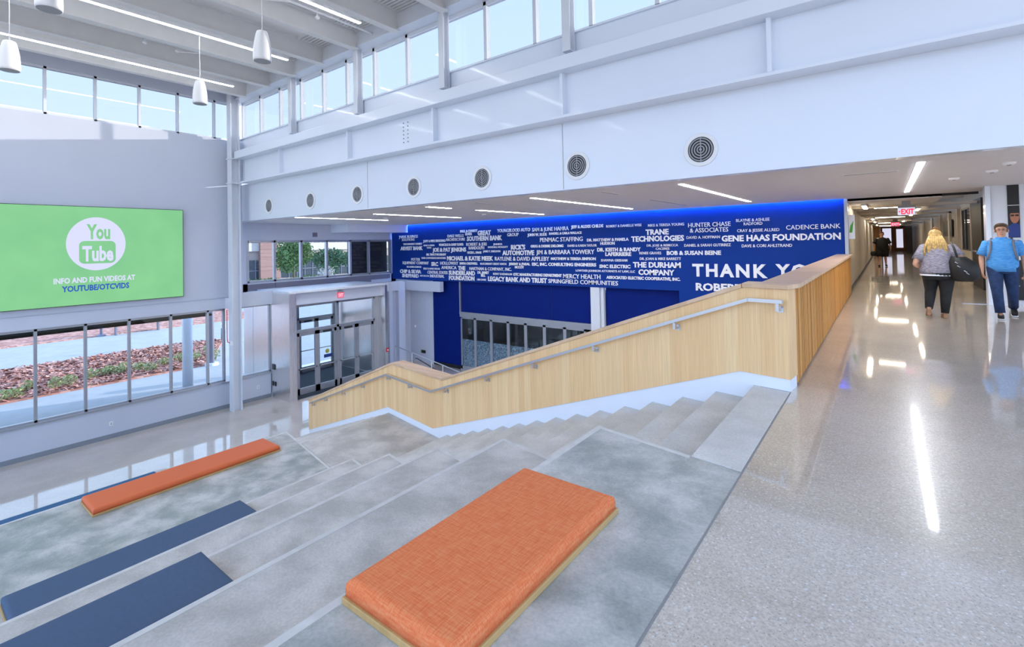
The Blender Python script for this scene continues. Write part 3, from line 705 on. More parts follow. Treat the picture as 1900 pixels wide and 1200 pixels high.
# ------------------------------------------------------------------ donor sign and rear wall
sg = empty('donor_sign', (-10.3, YB, -.12), 'long deep blue wall sign covered in white donor names', 'sign')
mb = MB(); mb.box(-19.84, -.86, YB, YB+.12, -.13, 2.60); obj('panel', mb, 'donor_blue', sg)
mb = MB(); mb.box(-5.37, -.86, YB, YB+.12, ZL, -.13); obj('panel', mb, 'donor_blue', sg, label='lower right extension of the blue panel')
mb = MB(); mb.box(-10.965, -10.955, YB-.001, YB, -.1, 2.5); obj('seam', mb, 'black', sg)
NAMES = [
("JMARK BUSINESS",-19.28,-17.89,1.90,0.14,0), ("SOLUTIONS",-19.05,-18.13,1.76,0.13,0), ("THE HAMMITT FAMILY",-18.96,-17.59,1.56,0.09,1),
("ARVEST BANK",-19.17,-17.56,1.31,0.18,1), ("JUDY & MIKE BREEDING",-17.51,-16.03,1.67,0.11,1), ("RENE & BRISA",-17.48,-16.74,1.48,0.08,0),
("WADE",-17.27,-16.96,1.37,0.08,0), ("DAKE WELLS",-15.88,-14.88,1.86,0.13,0), ("ARCHITECTURE",-15.99,-14.80,1.70,0.13,0),
("PAUL & CHARITY",-15.08,-14.05,2.06,0.11,1), ("ELMER",-14.77,-14.37,1.93,0.11,1), ("VONCILLE & GARY ELMER",-16.45,-14.89,1.48,0.11,1),
("ROBERT & JERI",-14.72,-13.55,1.46,0.14,0), ("RANDOLPH",-14.58,-13.69,1.30,0.14,0), ("GREAT",-14.04,-13.30,1.91,0.20,1),
("SOUTHERN BANK",-14.68,-12.70,1.68,0.20,1), ("JOE & PAT JENKINS",-16.87,-14.74,1.22,0.18,1), ("OCKI L. HAAS",-14.67,-13.85,1.12,0.10,1),
("JENNIFER",-13.17,-12.69,1.47,0.08,0), ("MARSHALL-HOGGATT",-13.47,-12.40,1.35,0.08,0), ("JAMES T. SHELDON",-13.75,-12.80,1.17,0.09,0),
("YOUNGBLOOD AUTO",-12.94,-11.25,2.00,0.14,0), ("GROUP",-12.41,-11.83,1.82,0.14,0), ("SAM & JUNE HAMRA",-11.15,-9.47,1.98,0.15,0),
("JEFF & ALEXIS CHILDS",-9.36,-8.03,2.04,0.11,1), ("JOHN W. RUDE",-11.38,-10.46,1.80,0.11,1), ("RANDELL & CARLA WALLACE",-10.35,-8.92,1.83,0.09,1),
("PENMAC STAFFING",-10.78,-8.88,1.56,0.17,0), ("RICK'S",-12.23,-11.51,1.28,0.19,1), ("AUTOMOTIVE",-12.69,-11.08,1.05,0.19,1),
("GREG & DEBBIE DELONG",-11.24,-9.72,1.35,0.10,1), ("DAVID & KAREN TAYLOR",-9.53,-8.31,1.35,0.09,0), ("JIM & BARBARA TOWERY",-10.97,-8.41,1.08,0.17,0),
("DR. MATTHEW & PAMELA",-8.70,-7.07,1.54,0.10,1), ("HUDSON",-8.16,-7.60,1.41,0.10,1), ("DR. KEITH & RANDY",-8.29,-6.64,1.17,0.13,1),
("LAFERRIERE",-7.97,-6.99,1.01,0.13,1), ("MICHAEL & KATIE MEEK",-15.93,-13.20,0.82,0.19,1), ("RAYLENE & DAVID APPLEBY",-13.10,-10.37,0.82,0.17,0),
("MATTHEW & TERESA SIMPSON",-10.29,-8.36,0.86,0.10,1), ("SHAWNA GRISHAM",-8.15,-7.14,0.81,0.09,0), ("DR. TRACY MCGRADY",-17.30,-15.99,1.04,0.10,1),
("POTTER",-18.38,-17.76,0.79,0.14,0), ("TAMR COMPONENTS INDUSTRIES",-17.66,-16.02,0.88,0.09,0), ("EQUIPMENT COMPANY",-19.02,-17.16,0.62,0.14,0),
("SRC",-16.98,-16.53,0.56,0.18,1), ("HOLLOWAY",-16.38,-15.24,0.62,0.15,0), ("AMERICA",-16.31,-15.35,0.42,0.15,0),
("LINDA CALDWELL",-15.14,-14.08,0.64,0.10,1), ("BLUCURRENT CREDIT UNION",-13.92,-12.49,0.64,0.09,0), ("JEREMY & J'NEAL",-12.36,-11.29,0.64,0.10,1),
("MCCOY",-12.05,-11.59,0.51,0.10,1), ("ESC, INC. CONSULTING ENGINEERS",-11.19,-8.35,0.63,0.12,1), ("SMC ELECTRIC",-8.22,-7.03,0.58,0.12,1),
("THE DURHAM",-6.93,-5.29,0.62,0.18,1), ("COMPANY",-6.74,-5.50,0.37,0.18,1), ("DR. ROBIN GORDON",-18.72,-17.69,0.45,0.09,0),
("KELLY & MARK MELLER",-17.52,-16.41,0.38,0.09,0), ("THE",-15.25,-14.81,0.39,0.18,1), ("HARTMAN & COMPANY, INC.",-14.56,-12.23,0.40,0.14,0),
("CHIP & SILVIA",-19.24,-17.70,0.19,0.17,1), ("SHEPPARD",-19.08,-17.87,-0.02,0.17,1), ("AMY BACON",-17.78,-17.16,0.04,0.08,0),
("CENTRAL STATES",-17.25,-15.92,0.19,0.14,0), ("INDUSTRIAL",-17.08,-16.14,0.02,0.14,0), ("SUNDERLAND",-15.84,-14.24,0.17,0.19,1),
("FOUNDATION",-15.83,-14.28,-0.06,0.19,1), ("DR. JANET",-14.09,-13.45,0.25,0.11,1), ("SELL",-13.90,-13.65,0.13,0.11,1),
("LISA DARE",-14.12,-13.61,-0.04,0.08,0), ("KERRY KASSABAUM",-13.21,-12.21,0.22,0.09,0), ("OTC MANUFACTURING DEPARTMENT",-12.14,-9.82,0.21,0.11,1),
("LEGACY BANK AND TRUST",-13.50,-10.50,-0.04,0.19,1), ("LOWTHER JOHNSON ATTORNEYS AT LAW, LLC",-9.20,-6.87,0.43,0.08,0), ("MERCY HEALTH",-9.75,-8.19,0.17,0.17,0),
("SPRINGFIELD COMMUNITIES",-10.43,-7.51,-0.03,0.16,0), ("ASSOCIATED ELECTRIC COOPERATIVE, INC.",-7.95,-5.32,0.20,0.10,1), ("DR. JOSE & REBECCA",-6.42,-5.36,1.32,0.08,0),
("CACERES",-6.11,-5.65,1.21,0.08,0), ("RENEE GRAVES",-6.69,-5.93,1.06,0.09,0), ("BOB & SUSAN BEINE",-5.74,-4.04,1.04,0.13,1),
("DR. JOAN & MIKE BARRETT",-6.68,-5.28,0.87,0.09,0), ("TRANE",-6.45,-5.66,1.72,0.18,1), ("TECHNOLOGIES",-6.97,-5.16,1.50,0.18,1),
("ROBERT & DANIELLE WISE",-7.91,-6.59,2.02,0.09,0), ("MIKE & TERESA YOUNG",-6.36,-5.15,1.99,0.09,0), ("HUNTER CHASE",-5.02,-3.74,1.92,0.14,0),
("& ASSOCIATES",-4.97,-3.81,1.75,0.14,0), ("BLAYNE & ASHLEE",-3.58,-2.67,2.03,0.09,0), ("RADFORD",-3.37,-2.86,1.92,0.09,0),
("CRAY & JESSIE ALLRED",-3.56,-2.42,1.72,0.09,0), ("CADENCE BANK",-2.25,-0.95,1.75,0.13,0), ("DAVID A. HOFFMAN",-5.08,-4.06,1.55,0.09,0),
("GENE HAAS FOUNDATION",-4.01,-0.95,1.45,0.18,1), ("DANIEL & SARAH GUTIRREZ",-5.16,-3.75,1.30,0.09,0), ("DAVE & CORI AHLSTRAND",-3.44,-2.11,1.26,0.09,0),
("THANK",-4.92,-2.76,0.37,0.39,1), ("YOU",-2.55,-1.34,0.41,0.36,1), ("ROBERT",-4.83,-3.42,-0.08,0.23,1)
]
def on_sign(x, z, d): return (x, YB-.001-d, z)
big = [q for q in NAMES if q[0] in ('THANK', 'YOU')]
parts_ = []
for q in NAMES:
    if q not in big: parts_.append(text_mb(q[0], q[1], q[2]-q[1], q[3], q[4], q[5], on_sign, .02))
obj('donor_lettering', merge(*parts_), 'sign_white', sg, label='white donor names')
obj('thank_you_lettering', merge(*[text_mb(q[0], q[1], q[2]-q[1], q[3], q[4], True, on_sign, .03, 1.25) for q in big]), 'sign_white', sg, label='large white THANK YOU lettering')
cv = empty('cove_light', (-10.3, 15.74, 2.58), 'hidden blue cove light washing the top of the donor sign', 'light')
mb = MB(); mb.box(-19.7, -.9, 15.72, 15.74, 2.64, 2.70); obj('strip', mb, 'led_blue', cv)
mb = MB(); mb.box(XW-1.13, -.8, 15.70, YB+.12, 2.76, 2.80); ST('trim_9', mb, 'soffit_paint')

YR = 16.0
mb = MB(); mb.box(XW-1.2, -17.15, YR, YR+.15, ZL, 2.5); ST('wall_rear', mb, 'wall_paint')
for x0, x1, z0, z1 in ((-17.15, -15.36, ZL, -.13), (-15.30, -8.64, -1.52, -.13), (-8.10, -.8, ZL, -.13)):
    mb = MB(); mb.box(x0, x1, YR+(0 if x0 > -16 else .02), YR+.15, z0, z1)
    ST('wall_rear', mb, 'navy_panel')
mb = MB(); mb.box(-10.455, -10.445, YR-.002, YR, -1.5, -.2); ST('trim_10', mb, 'black')
mb = MB(); mb.box(-17.15, -15.36, YR-.01, YR+.02, ZL, ZL+.15); ST('baseboard_rear', mb, 'black')
# rear wall behind the sign
mb = MB(); mb.box(XW-1.2, -.80, YR, YR+.15, -.13, 2.8); ST('wall_rear_upper', mb, 'navy_panel')
# post beside the doors
mb = MB(); mb.box(-8.62, -8.26, 15.80, 16.0, ZL, -.13); mb.box(-8.24, -8.12, 15.86, 16.0, ZL, -.13)
obj('column', mb, 'steel_paint', None, 'pale square column right of the glass folding doors under the sign', 'column')
mb = MB(); mb.box(-15.36, -15.30, 15.93, 16.02, -1.52, -.13); mb.box(-15.36, -8.62, 15.92, 16.02, -1.60, -1.50); ST('trim_11', mb, 'aluminium')
# folding glass doors
xs = [-15.33, -14.47, -13.55, -12.62, -11.72, -10.80, -9.86, -8.95]
fd = empty('folding_glass_doors', (-12, YR, ZL), 'row of aluminium folding glass doors with frosted lower halves under the sign', 'doors')
mb = MB(); mb.box(-15.36, -8.62, YR-.06, YR+.06, -1.72, -1.60); mb.box(-15.36, -8.62, YR-.05, YR+.05, ZL, ZL+.05); obj('head_track', mb, 'aluminium', fd)
for i in range(7):
    a, b_ = xs[i], xs[i+1]
    mb = MB(); mb.box(a, a+.07, YR-.035, YR+.035, ZL+.05, -1.72); mb.box(b_-.07, b_, YR-.035, YR+.035, ZL+.05, -1.72)
    mb.box(a, b_, YR-.035, YR+.035, -1.80, -1.72); mb.box(a, b_, YR-.035, YR+.035, ZL+.05, ZL+.2)
    lf = obj('door_leaf', mb, 'aluminium', fd)
    mb = MB(); mb.box(a+.07, b_-.07, YR-.006, YR+.006, ZL+.2, -1.80); obj('pane', mb, 'glass_tint', lf)
    mb = MB(); mb.box(a+.07, b_-.07, YR+.010, YR+.016, ZL+.2, -2.72+.0); obj('frosted_film', mb, 'frosted', lf)
    if i == 1:
        mb = MB(); mb.box(b_-.06, b_-.02, YR-.07, YR-.035, -3.2, -3.0); obj('handle', mb, 'chrome_rail', lf)
# dim room behind them
mb = MB(); mb.box(-17.1, -6, 22, 22.1, ZL, -.3); mb.box(-17.1, -17, YR+.15, 22, ZL, -.3); mb.box(-6.1, -6, YR+.15, 22, ZL, -.3)
ST('wall_meeting_room', mb, 'corridor_taupe')
mb = MB(); mb.box(-17.1, -6, YR+.15, 22.1, -.35, -.25); ST('ceiling_meeting_room', mb, 'soffit_paint')
mb = MB(); mb.box(-17.1, -6, 16.6, 22.1, ZL-.3, ZL); ST('floor_meeting_room', mb, 'carpet')
for k, (x, y) in enumerate(((-15.2, 21.9), (-12.6, 21.9))):
    mb = MB(); mb.box(x-.5, x+.5, y, y+.06, -3.0, -1.6)
    obj('wall_display', mb, ('led_warm', 'window_dark')[k] if k else 'screen_logo', None, ('bright panel seen through the leftmost glass folding door', 'dark display seen through the middle glass folding doors')[k], 'display')
# grey end wall fittings
t = empty('wall_hook', (-18.9, YR, -2.5), 'small white wall fitting on the grey wall left of the blue panel', 'fitting')
mb = MB(); mb.ball((-18.4, YR-.03, -2.42), .06, .03, .06, 12, 8); obj('dome', mb, 'sign_white', t)
t = empty('card_reader', (-17.75, YR, -3.72), 'small black card reader with green light on the grey wall', 'card reader')
mb = MB(); mb.box(-17.98, -17.72, YR-.03, YR, -3.66, -3.52); obj('body', mb, 'black', t)
mb = MB(); mb.box(-18.03, -17.98, YR-.03, YR, -3.66, -3.52); obj('light', mb, 'green_print', t, label='green light strip')
mb = MB(); mb.box(-18.80, -16.2, 15.55, 15.78, -.62, -.16); ST('trim_12', mb, 'wall_paint')
for k, (y0, y1) in enumerate(((14.55, 14.75), (15.1, 15.5))):
    mb = MB(); mb.box(-18.9, -18.55, y0, y1, ZL, -.2)
    obj('column', mb, 'steel_paint', None, ('slim grey column immediately right of the steel entrance portal', 'pale column beside the grey end wall, under the left end of sign')[k], 'column')
mb = MB(); mb.box(XW-.1, XW+.15, 13.5, 15.42, -.60, -.16); ST('trim_13', mb, 'steel_paint')
mb = MB(); mb.box(XW-.2, XW-.05, 13.56, 16.0, ZL, -.2); ST('wall_entry_lower', mb, 'wall_paint')

# guardrail by the ramp
gr = empty('guardrail', (-15, 13.5, ZL), 'thin metal guardrail with posts beyond the wood parapet', 'guardrail')
A_, B_ = Vector((-17.94, 14.36, -3.03)), Vector((-12.2, 12.62, -3.03))
def gp(t_, z): q = A_.lerp(B_, t_); return Vector((q.x, q.y, z))
mb = MB(); mb.tube([gp(0, -3.03), gp(1, -3.03)], .022, 8); obj('top_rail', mb, 'chrome_rail', gr)
for t_ in (0, .31, .62, .78, 1):
    mb = MB(); mb.tube([gp(t_, ZL), gp(t_, -3.03)], .02, 8); obj('post', mb, 'chrome_rail', gr)
mb = MB(); mb.tube([gp(.28, -3.34)+Vector((.1, .2, 0)), gp(.30, -3.30)+Vector((.1, .2, 0)), gp(.95, -3.62)+Vector((.1, .2, 0))], .022, 8); obj('ramp_rail', mb, 'dark_metal', gr)

# ------------------------------------------------------------------ strip window above the entrance
XE = -19.85
mb = MB(); mb.box(XE-.2, XE, 8.1, 16.0, 1.85, 2.8); mb.box(XE-.2, XE, 8.1, 8.78, -.3, 1.85); mb.box(XE-.2, XE, 15.72, 16.0, -.3, 1.85); mb.box(XE-.2, XE, 8.1, 9.08, -.3, .15); mb.box(XE-.2, XE, 9.08, 13.56, -.07, .15); mb.box(XE-.2, XE, 13.56, 16.0, -.3, .15)
ST('wall_entry', mb, 'wall_paint')
window('window_5', XE-.06, [8.80, 9.86, 11.0, 12.2, 13.4, 14.42, 15.70], .17, 1.85, .09, .14)
mb = MB(); mb.box(XE-.35, XE-.3, 13.46, 15.7, .15, 1.85); ST('wall_entry_back', mb, 'black')
mb = MB(); mb.box(XE, XE+.05, 8.78, 9.84, -.12, .12); mb.box(XE, XE+.09, 9.84, 14.45, -.20, .13); mb.box(XE, XE+.05, 14.45, 15.6, -.08, .13)
ST('trim_14', mb, 'spandrel')
t = empty('wall_speaker', (XE, 11.62, 2.0), 'small grey square fitting on the wall above the strip window', 'fitting')
mb = MB(); mb.box(XE, XE+.04, 11.52, 11.72, 1.99, 2.17); obj('box', mb, 'spandrel', t)
mb = MB(); mb.box(XE-.1, XW, 8.1, 9.2, -.36, -.28); ST('trim_15', mb, 'wall_paint')
mb = MB(); mb.box(XW-.12, XW+.13, 7.98, 9.58, -.58, -.07); ST('trim_16', mb, 'wall_paint')

# ------------------------------------------------------------------ steel entrance portal and doors
po = empty('entrance_portal', (-18, 11.3, ZL), 'deep brushed stainless steel portal around the glass entrance doors', 'portal')
mb = MB(); mb.box(-18.66, -17.36, 9.12, 9.40, ZL, -.16); obj('jamb', mb, 'stainless', po, bevel=.004)
mb = MB(); mb.box(-18.66, -17.36, 13.38, 13.52, ZL, -.10); obj('jamb', mb, 'stainless', po, bevel=.004)
mb = MB(); mb.box(-17.60, -17.52, 9.40, 13.38, -.62, -.16); obj('fascia', mb, 'wall_paint', po)
mb = MB(); mb.box(-21.0, -17.34, 9.115, 13.54, -.16, -.08); obj('roof', mb, 'steel_paint', po)
mb = MB(); mb.box(-21.0, -18.74, 9.13, 9.19, ZL, -.16); mb.box(-21.0, -17.9, 13.42, 13.46, ZL, -.16); obj('side_panel', mb, 'stainless', po)
mb = MB(); mb.box(-20.2, -20.19, 9.128, 9.13, ZL, -.16); obj('seam', mb, 'dark_metal', po)
mb = MB(); mb.box(-21.9, -17.45, 9.40, 13.38, ZL, ZL+.012); obj('carpet', mb, 'carpet', po, label='dark blue entrance carpet')
XD = -17.90
def door_set(x, y0, y1, n0, lab):
    mb = MB(); ym = (y0+y1)/2
    mb.box(x-.05, x+.05, y0, y1, -.74, -.60); mb.box(x-.05, x+.05, y0, y1, -1.72, -1.62)
    for y in (y0, ym, y1): mb.box(x-.05, x+.05, y-.055, y+.055, ZL, -.60)
    fr = ST('window_%d' % n0, mb, 'aluminium')
    mb = MB(); mb.box(x-.005, x+.005, y0, y1, -1.62, -.74); ST('pane', mb, 'glass', fr)
    ys = [y0+.055, (y0+ym)/2, ym-.055, ym+.055, (ym+y1)/2, y1-.055]
    k = 0
    for a, b_ in ((ys[0], ys[1]), (ys[1], ys[2]), (ys[3], ys[4]), (ys[4], ys[5])):
        mb = MB(); mb.box(x-.03, x+.03, a, a+.10, ZL+.02, -1.73); mb.box(x-.03, x+.03, b_-.10, b_, ZL+.02, -1.73)
        mb.box(x-.03, x+.03, a, b_, ZL+.02, ZL+.26); mb.box(x-.03, x+.03, a, b_, -1.86, -1.73)
        k += 1
        d = ST('door_%d' % (n0*10+k), mb, 'aluminium')
        mb = MB(); mb.box(x-.005, x+.005, a+.10, b_-.10, ZL+.26, -1.86); ST('pane', mb, 'glass', d)
        mb = MB(); mb.box(x+.06, x+.085, a+.05, b_-.05, -3.13, -3.09); mb.box(x+.03, x+.085, a+.05, a+.09, -3.13, -3.09); mb.box(x+.03, x+.085, b_-.09, b_-.05, -3.13, -3.09); ST('push_bar', mb, 'chrome_rail', d)
        if k in (2, 3):
            mb = MB(); mb.box(x+.03, x+.09, (a+b_)/2-.18, (a+b_)/2+.18, -1.84, -1.76); ST('door_closer', mb, 'dark_metal', d)
door_set(XD, 9.62, 13.20, 6, '')
door_set(-21.0, 9.62, 13.20, 7, '')
mb = MB(); mb.box(XD-.05, XD+.05, 9.40, 9.57, ZL, -.6); mb.box(XD-.05, XD+.05, 13.25, 13.38, ZL, -.6); ST('trim_17', mb, 'aluminium')
def exit_sign(loc, ax, label, wide=.30, arrow=False, red=False, up=.19):
    # ax 'x': faces +X ; 'y': faces -Y
    x, y, z = loc
    t = empty('exit_sign', (x, y, z-.1), label, 'exit sign')
    def bx(a0, a1, d0, d1, z0, z1):
        m = MB()
        if ax == 'x': m.box(x+d0, x+d1, y+a0, y+a1, z+z0, z+z1)
        else: m.box(x+a0, x+a1, y-d1, y-d0, z+z0, z+z1)
        return m
    obj('housing', merge(bx(-wide/2, wide/2, 0, .05, .10, .16), bx(-wide*.25, wide*.25, 0, .05, .16, up)), 'grille_grey', t)
    obj('face', bx(-wide/2, wide/2, .012, .038, -.10, .10), 'exit_red' if red else 'exit_face', t)
    pf = (lambda a, zz, d: (x+.038+d, y+a, z+zz)) if ax == 'x' else (lambda a, zz, d: (x+a, y-.038-d, z+zz))
    w0 = -wide*.30 if arrow else -wide*.4
    tm = text_mb('EXIT', w0, wide*.44-w0, -.07, .14, True, pf, .004)
    if arrow:
        o_ = [pf(-wide*.46, 0, 0), pf(-wide*.36, .03, 0), pf(-wide*.36, -.03, 0)]
        dv = Vector(pf(0, 0, .004))-Vector(pf(0, 0, 0)); tm.slab(o_, dv)
    obj('lettering', tm, 'exit_face' if red else 'exit_red', t)
    return t
exit_sign((-17.518, 11.32, -.40), 'x', 'red exit sign over the glass entrance doors', .26, red=True)
t = empty('fire_alarm_pull', (-17.36, 13.45, -3.1), 'small red fire alarm pull on the right steel jamb', 'fire alarm')
mb = MB(); mb.box(-17.357, -17.30, 13.39, 13.51, -3.06, -2.90); obj('box', mb, 'red', t)
mb = MB(); mb.box(-17.30, -17.285, 13.42, 13.48, -3.01, -2.95); obj('lever', mb, 'sign_white', t)
t = empty('control_panel', (-18.4, 9.12, -3.2), 'black control panel and outlets on the left steel jamb', 'control panel')
mb = MB(); mb.box(-18.62, -18.42, 9.095, 9.117, -3.05, -2.85); obj('panel', mb, 'black', t)
for x in (-18.63, -18.45):
    mb = MB(); mb.box(x, x+.09, 9.10, 9.117, -3.66, -3.50); obj('outlet', mb, 'black', t)
bn = empty('litter_bin', (-22.6, 11.55, ZL-.1), 'dark slatted litter bin outside seen through the entrance doors', 'bin')
mb = MB()
for k in range(16):
    a = 2*PI*k/16; mb.box(-22.6+.27*math.cos(a)-.03, -22.6+.27*math.cos(a)+.03, 11.9+.27*math.sin(a)-.03, 11.9+.27*math.sin(a)+.03, -4.18, -3.35)
obj('slats', mb, 'dark_metal', bn)
mb = MB(); mb.loft([(-22.6, 11.9, -3.36, .31, .31), (-22.6, 11.9, -3.28, .31, .31), (-22.6, 11.9, -3.2, .2, .2)], 20); obj('lid', mb, 'dark_metal', bn)
t = empty('door_decal', (XD+.006, 11.1, -2.6), 'round yellow notice on the second glass entrance door from the left', 'notice')
mb = MB(); mb.tube([(XD+.006, 10.95, -2.62), (XD+.010, 10.95, -2.62)], .09, 16); obj('disc', mb, 'leaf_yellow', t)
mb = MB(); mb.box(XD+.006, XD+.010, 10.80, 11.16, -2.87, -2.74); obj('strip', mb, 'print_blue', t)

# ------------------------------------------------------------------ corridor
mb = MB(); mb.box(-1.05, -.80, 15.92, 62, 0, 2.75); ST('wall_corridor_left', mb, 'corridor_paint')
mb = MB(); mb.box(-.86, -.78, YB-.04, YB+.16, 0, ZS); ST('trim_18', mb, 'aluminium')
mb = MB(); mb.box(-.80, -.785, 15.92, 53.9, 0, .1); ST('baseboard_corridor', mb, 'dark_metal')
mb = MB(); mb.box(2.13, 2.4, 14.6, 62, 0, 3.3); ST('wall_corridor_right', mb, 'corridor_taupe')
mb = MB(); mb.box(1.80, 7, 14.37, 14.6, 0, ZS); ST('wall_walkway', mb, 'steel_paint')
mb = MB(); mb.box(1.72, 1.80, 14.33, 14.62, 0, ZS); ST('trim_19', mb, 'white_paint')
mb = MB(); mb.box(-.80, 1.15, 15.90, 62, 2.45, 2.55); mb.box(-.80, 2.13, 15.9, 62, 3.2, 3.3); ST('ceiling_corridor', mb, 'soffit_paint')
mb = MB(); mb.box(-.80, 1.80, 15.90, 15.94, 2.47, ZS+.3); ST('trim_20', mb, 'black')
mb = MB()
for y in (18.6, 22, 26, 31, 37, 44, 52): mb.box(-.80, 2.13, y, y+.12, 2.38, 2.45); mb.box(1.15, 2.13, y, y+.1, 2.75, 2.85)
ST('trim_21', mb, 'corridor_paint')
for k, (x0, x1, y0, y1) in enumerate(((-.52, -.40, 17.2, 18.9), (-.25, .40, 18.7, 18.8), (.85, .95, 20.6, 22.2), (.85, .95, 25, 27), (-.35, .75, 28.3, 28.4), (-.52, -.42, 30, 32), (-.52, -.42, 36, 38), (.85, .95, 36, 38), (-.35, .75, 40, 40.1), (-.52, -.42, 46, 48), (.85, .95, 46, 48), (-.35, .75, 51, 51.1))):
    t = empty('corridor_light', ((x0+x1)/2, (y0+y1)/2, 2.36), 'slim corridor ceiling light, %s from the corridor entrance' % ORD[k], 'light', 'corridor ceiling lights')
    mb = MB(); mb.box(x0, x1, y0, y1, 2.385, 2.45); obj('housing', mb, 'speaker_white', t)
    mb = MB(); mb.box(x0+.01, x1-.01, y0+.01, y1-.01, 2.372, 2.385); obj('diffuser', mb, 'led_warm', t)
exit_sign((.48, 17.0, 2.17), 'y', 'hanging exit sign with red letters at the corridor entrance', .37, arrow=True, up=.28)
exit_sign((.47, 34.5, 2.17), 'y', 'small glowing red exit sign farther down the corridor', .40, red=True, up=.28)
for k, (y0, y1) in enumerate(((23.2, 23.5), (26, 26.4), (30, 30.4), (35, 35.6), (42, 43))):
    mb = MB(); mb.box(2.05, 2.13, y0, y1, 0, 2.45); ST('trim_%d' % (22+k), mb, 'corridor_paint' if k != 3 else 'steel_paint')
d = ST('door_1', MB().box(2.07, 2.13, 18.0, 19.85, 0, 2.5), 'black')
mb = MB(); mb.box(2.03, 2.07, 19.0, 19.6, 1.0, 1.04); ST('handle', mb, 'chrome_rail', d)
mb = MB(); mb.box(2.05, 2.13, 19.9, 22.3, 0, 1.0); mb.box(2.05, 2.13, 19.9, 22.3, 2.35, 2.5); mb.box(2.05, 2.13, 19.9, 20.0, 1.0, 2.35); mb.box(2.05, 2.13, 22.1, 22.3, 1.0, 2.35); ST('trim_27', mb, 'corridor_paint')
w_ = window('window_8', 2.10, [20.0, 21.3, 22.1], 1.0, 2.35, .04, .06, pane='glass_tint', frame='dark_metal')
mb = MB(); mb.box(2.125, 2.13, 20.0, 22.1, 1.0, 2.35); ST('backing', mb, 'window_dark', w_)
mb = MB(); mb.box(2.06, 2.10, 25.2, 28.6, 1.45, 2.1); obj('notice_board', mb, 'black', None, 'dark notice board on the right corridor wall behind the blonde woman', 'board')
# far end
mb = MB(); mb.box(-.8, 2.13, 62, 62.1, 0, 3.3); ST('wall_corridor_end', mb, 'corridor_taupe')
mb = MB(); mb.box(-.78, -.35, 54, 61.5, 0, 2.4); obj('cabinet', mb, 'orange_wood', None, 'orange wood cabinet wall at the far end of the corridor', 'cabinet')
fe = ST('door_2', MB().box(.70, 1.62, 61.6, 61.75, 0, 2.5), 'door_wood')
ST('pane', MB().box(.90, 1.42, 61.58, 61.6, .35, 2.2), 'exit_face', fe)
fe = ST('door_3', MB().box(-.35, .68, 61.6, 61.75, 0, 2.5), 'door_wood')
ST('pane', MB().box(-.2, .5, 61.58, 61.6, .6, 2.3), 'exit_face', fe)
# posters at the right edge and beside the sign
ps = empty('portrait_poster', (2.2, 14.35, 1.40), 'tall poster of a smiling person in glasses on the right wall', 'poster')
mb = MB(); mb.box(2.06, 2.235, 14.355, 14.37, 1.42, 2.52); obj('board', mb, 'black', ps)
mb = MB(); mb.box(2.06, 2.235, 14.353, 14.356, 2.09, 2.10); obj('rule', mb, 'sign_white', ps)
mb = MB(); mb.loft([(2.16, 14.352, z, r, .003) for z, r in ((1.72, .02), (1.76, .05), (1.82, .068), (1.9, .07), (1.96, .05), (1.99, .02))], 16); obj('print_face', mb, 'print_face', ps)
mb = MB(); mb.slab([(2.06, 14.354, 1.43), (2.235, 14.354, 1.43), (2.235, 14.354, 1.68), (2.18, 14.354, 1.72), (2.13, 14.354, 1.72), (2.06, 14.354, 1.66)], (0, -.003, 0)); obj('print_shirt', mb, 'print_blue', ps)
mb = MB(); mb.box(2.10, 2.15, 14.347, 14.349, 1.865, 1.90); mb.box(2.17, 2.22, 14.347, 14.349, 1.865, 1.90); mb.box(2.15, 2.17, 14.347, 14.349, 1.882, 1.888); obj('print_glasses', mb, 'black', ps)
mb = MB(); mb.loft([(2.16, 14.350, z, r, .003) for z, r in ((1.93, .066), (1.98, .06), (2.01, .03))], 16); obj('print_hair', mb, 'black', ps)
ps = empty('floor_poster', (2.16, 14.35, .1), 'low black sign with a green triangle behind the man in blue', 'poster')
mb = MB(); mb.box(2.03, 2.26, 14.355, 14.37, .12, .95); obj('board', mb, 'black', ps)
mb = MB(); mb.slab([(2.06, 14.354, .52), (2.17, 14.354, .52), (2.06, 14.354, .78)], (0, -.003, 0)); obj('print_triangle', mb, 'green_print', ps)
mb = MB().box(2.06, 2.20, 14.352, 14.354, .40, .43)
obj('print_line', mb, 'grille_grey', ps)
ps = empty('corner_poster', (-.74, 15.93, 1.45), 'narrow green and white poster at the corridor corner by the sign', 'poster')
mb = MB(); mb.box(-.775, -.64, 15.94, 15.95, 1.45, 2.1); obj('board', mb, 'sign_white', ps)
mb = MB(); mb.slab([(-.77, 15.938, 1.62), (-.70, 15.938, 1.62), (-.66, 15.938, 1.95), (-.74, 15.938, 1.8)], (0, -.003, 0)); obj('print_leaf', mb, 'green_print', ps)
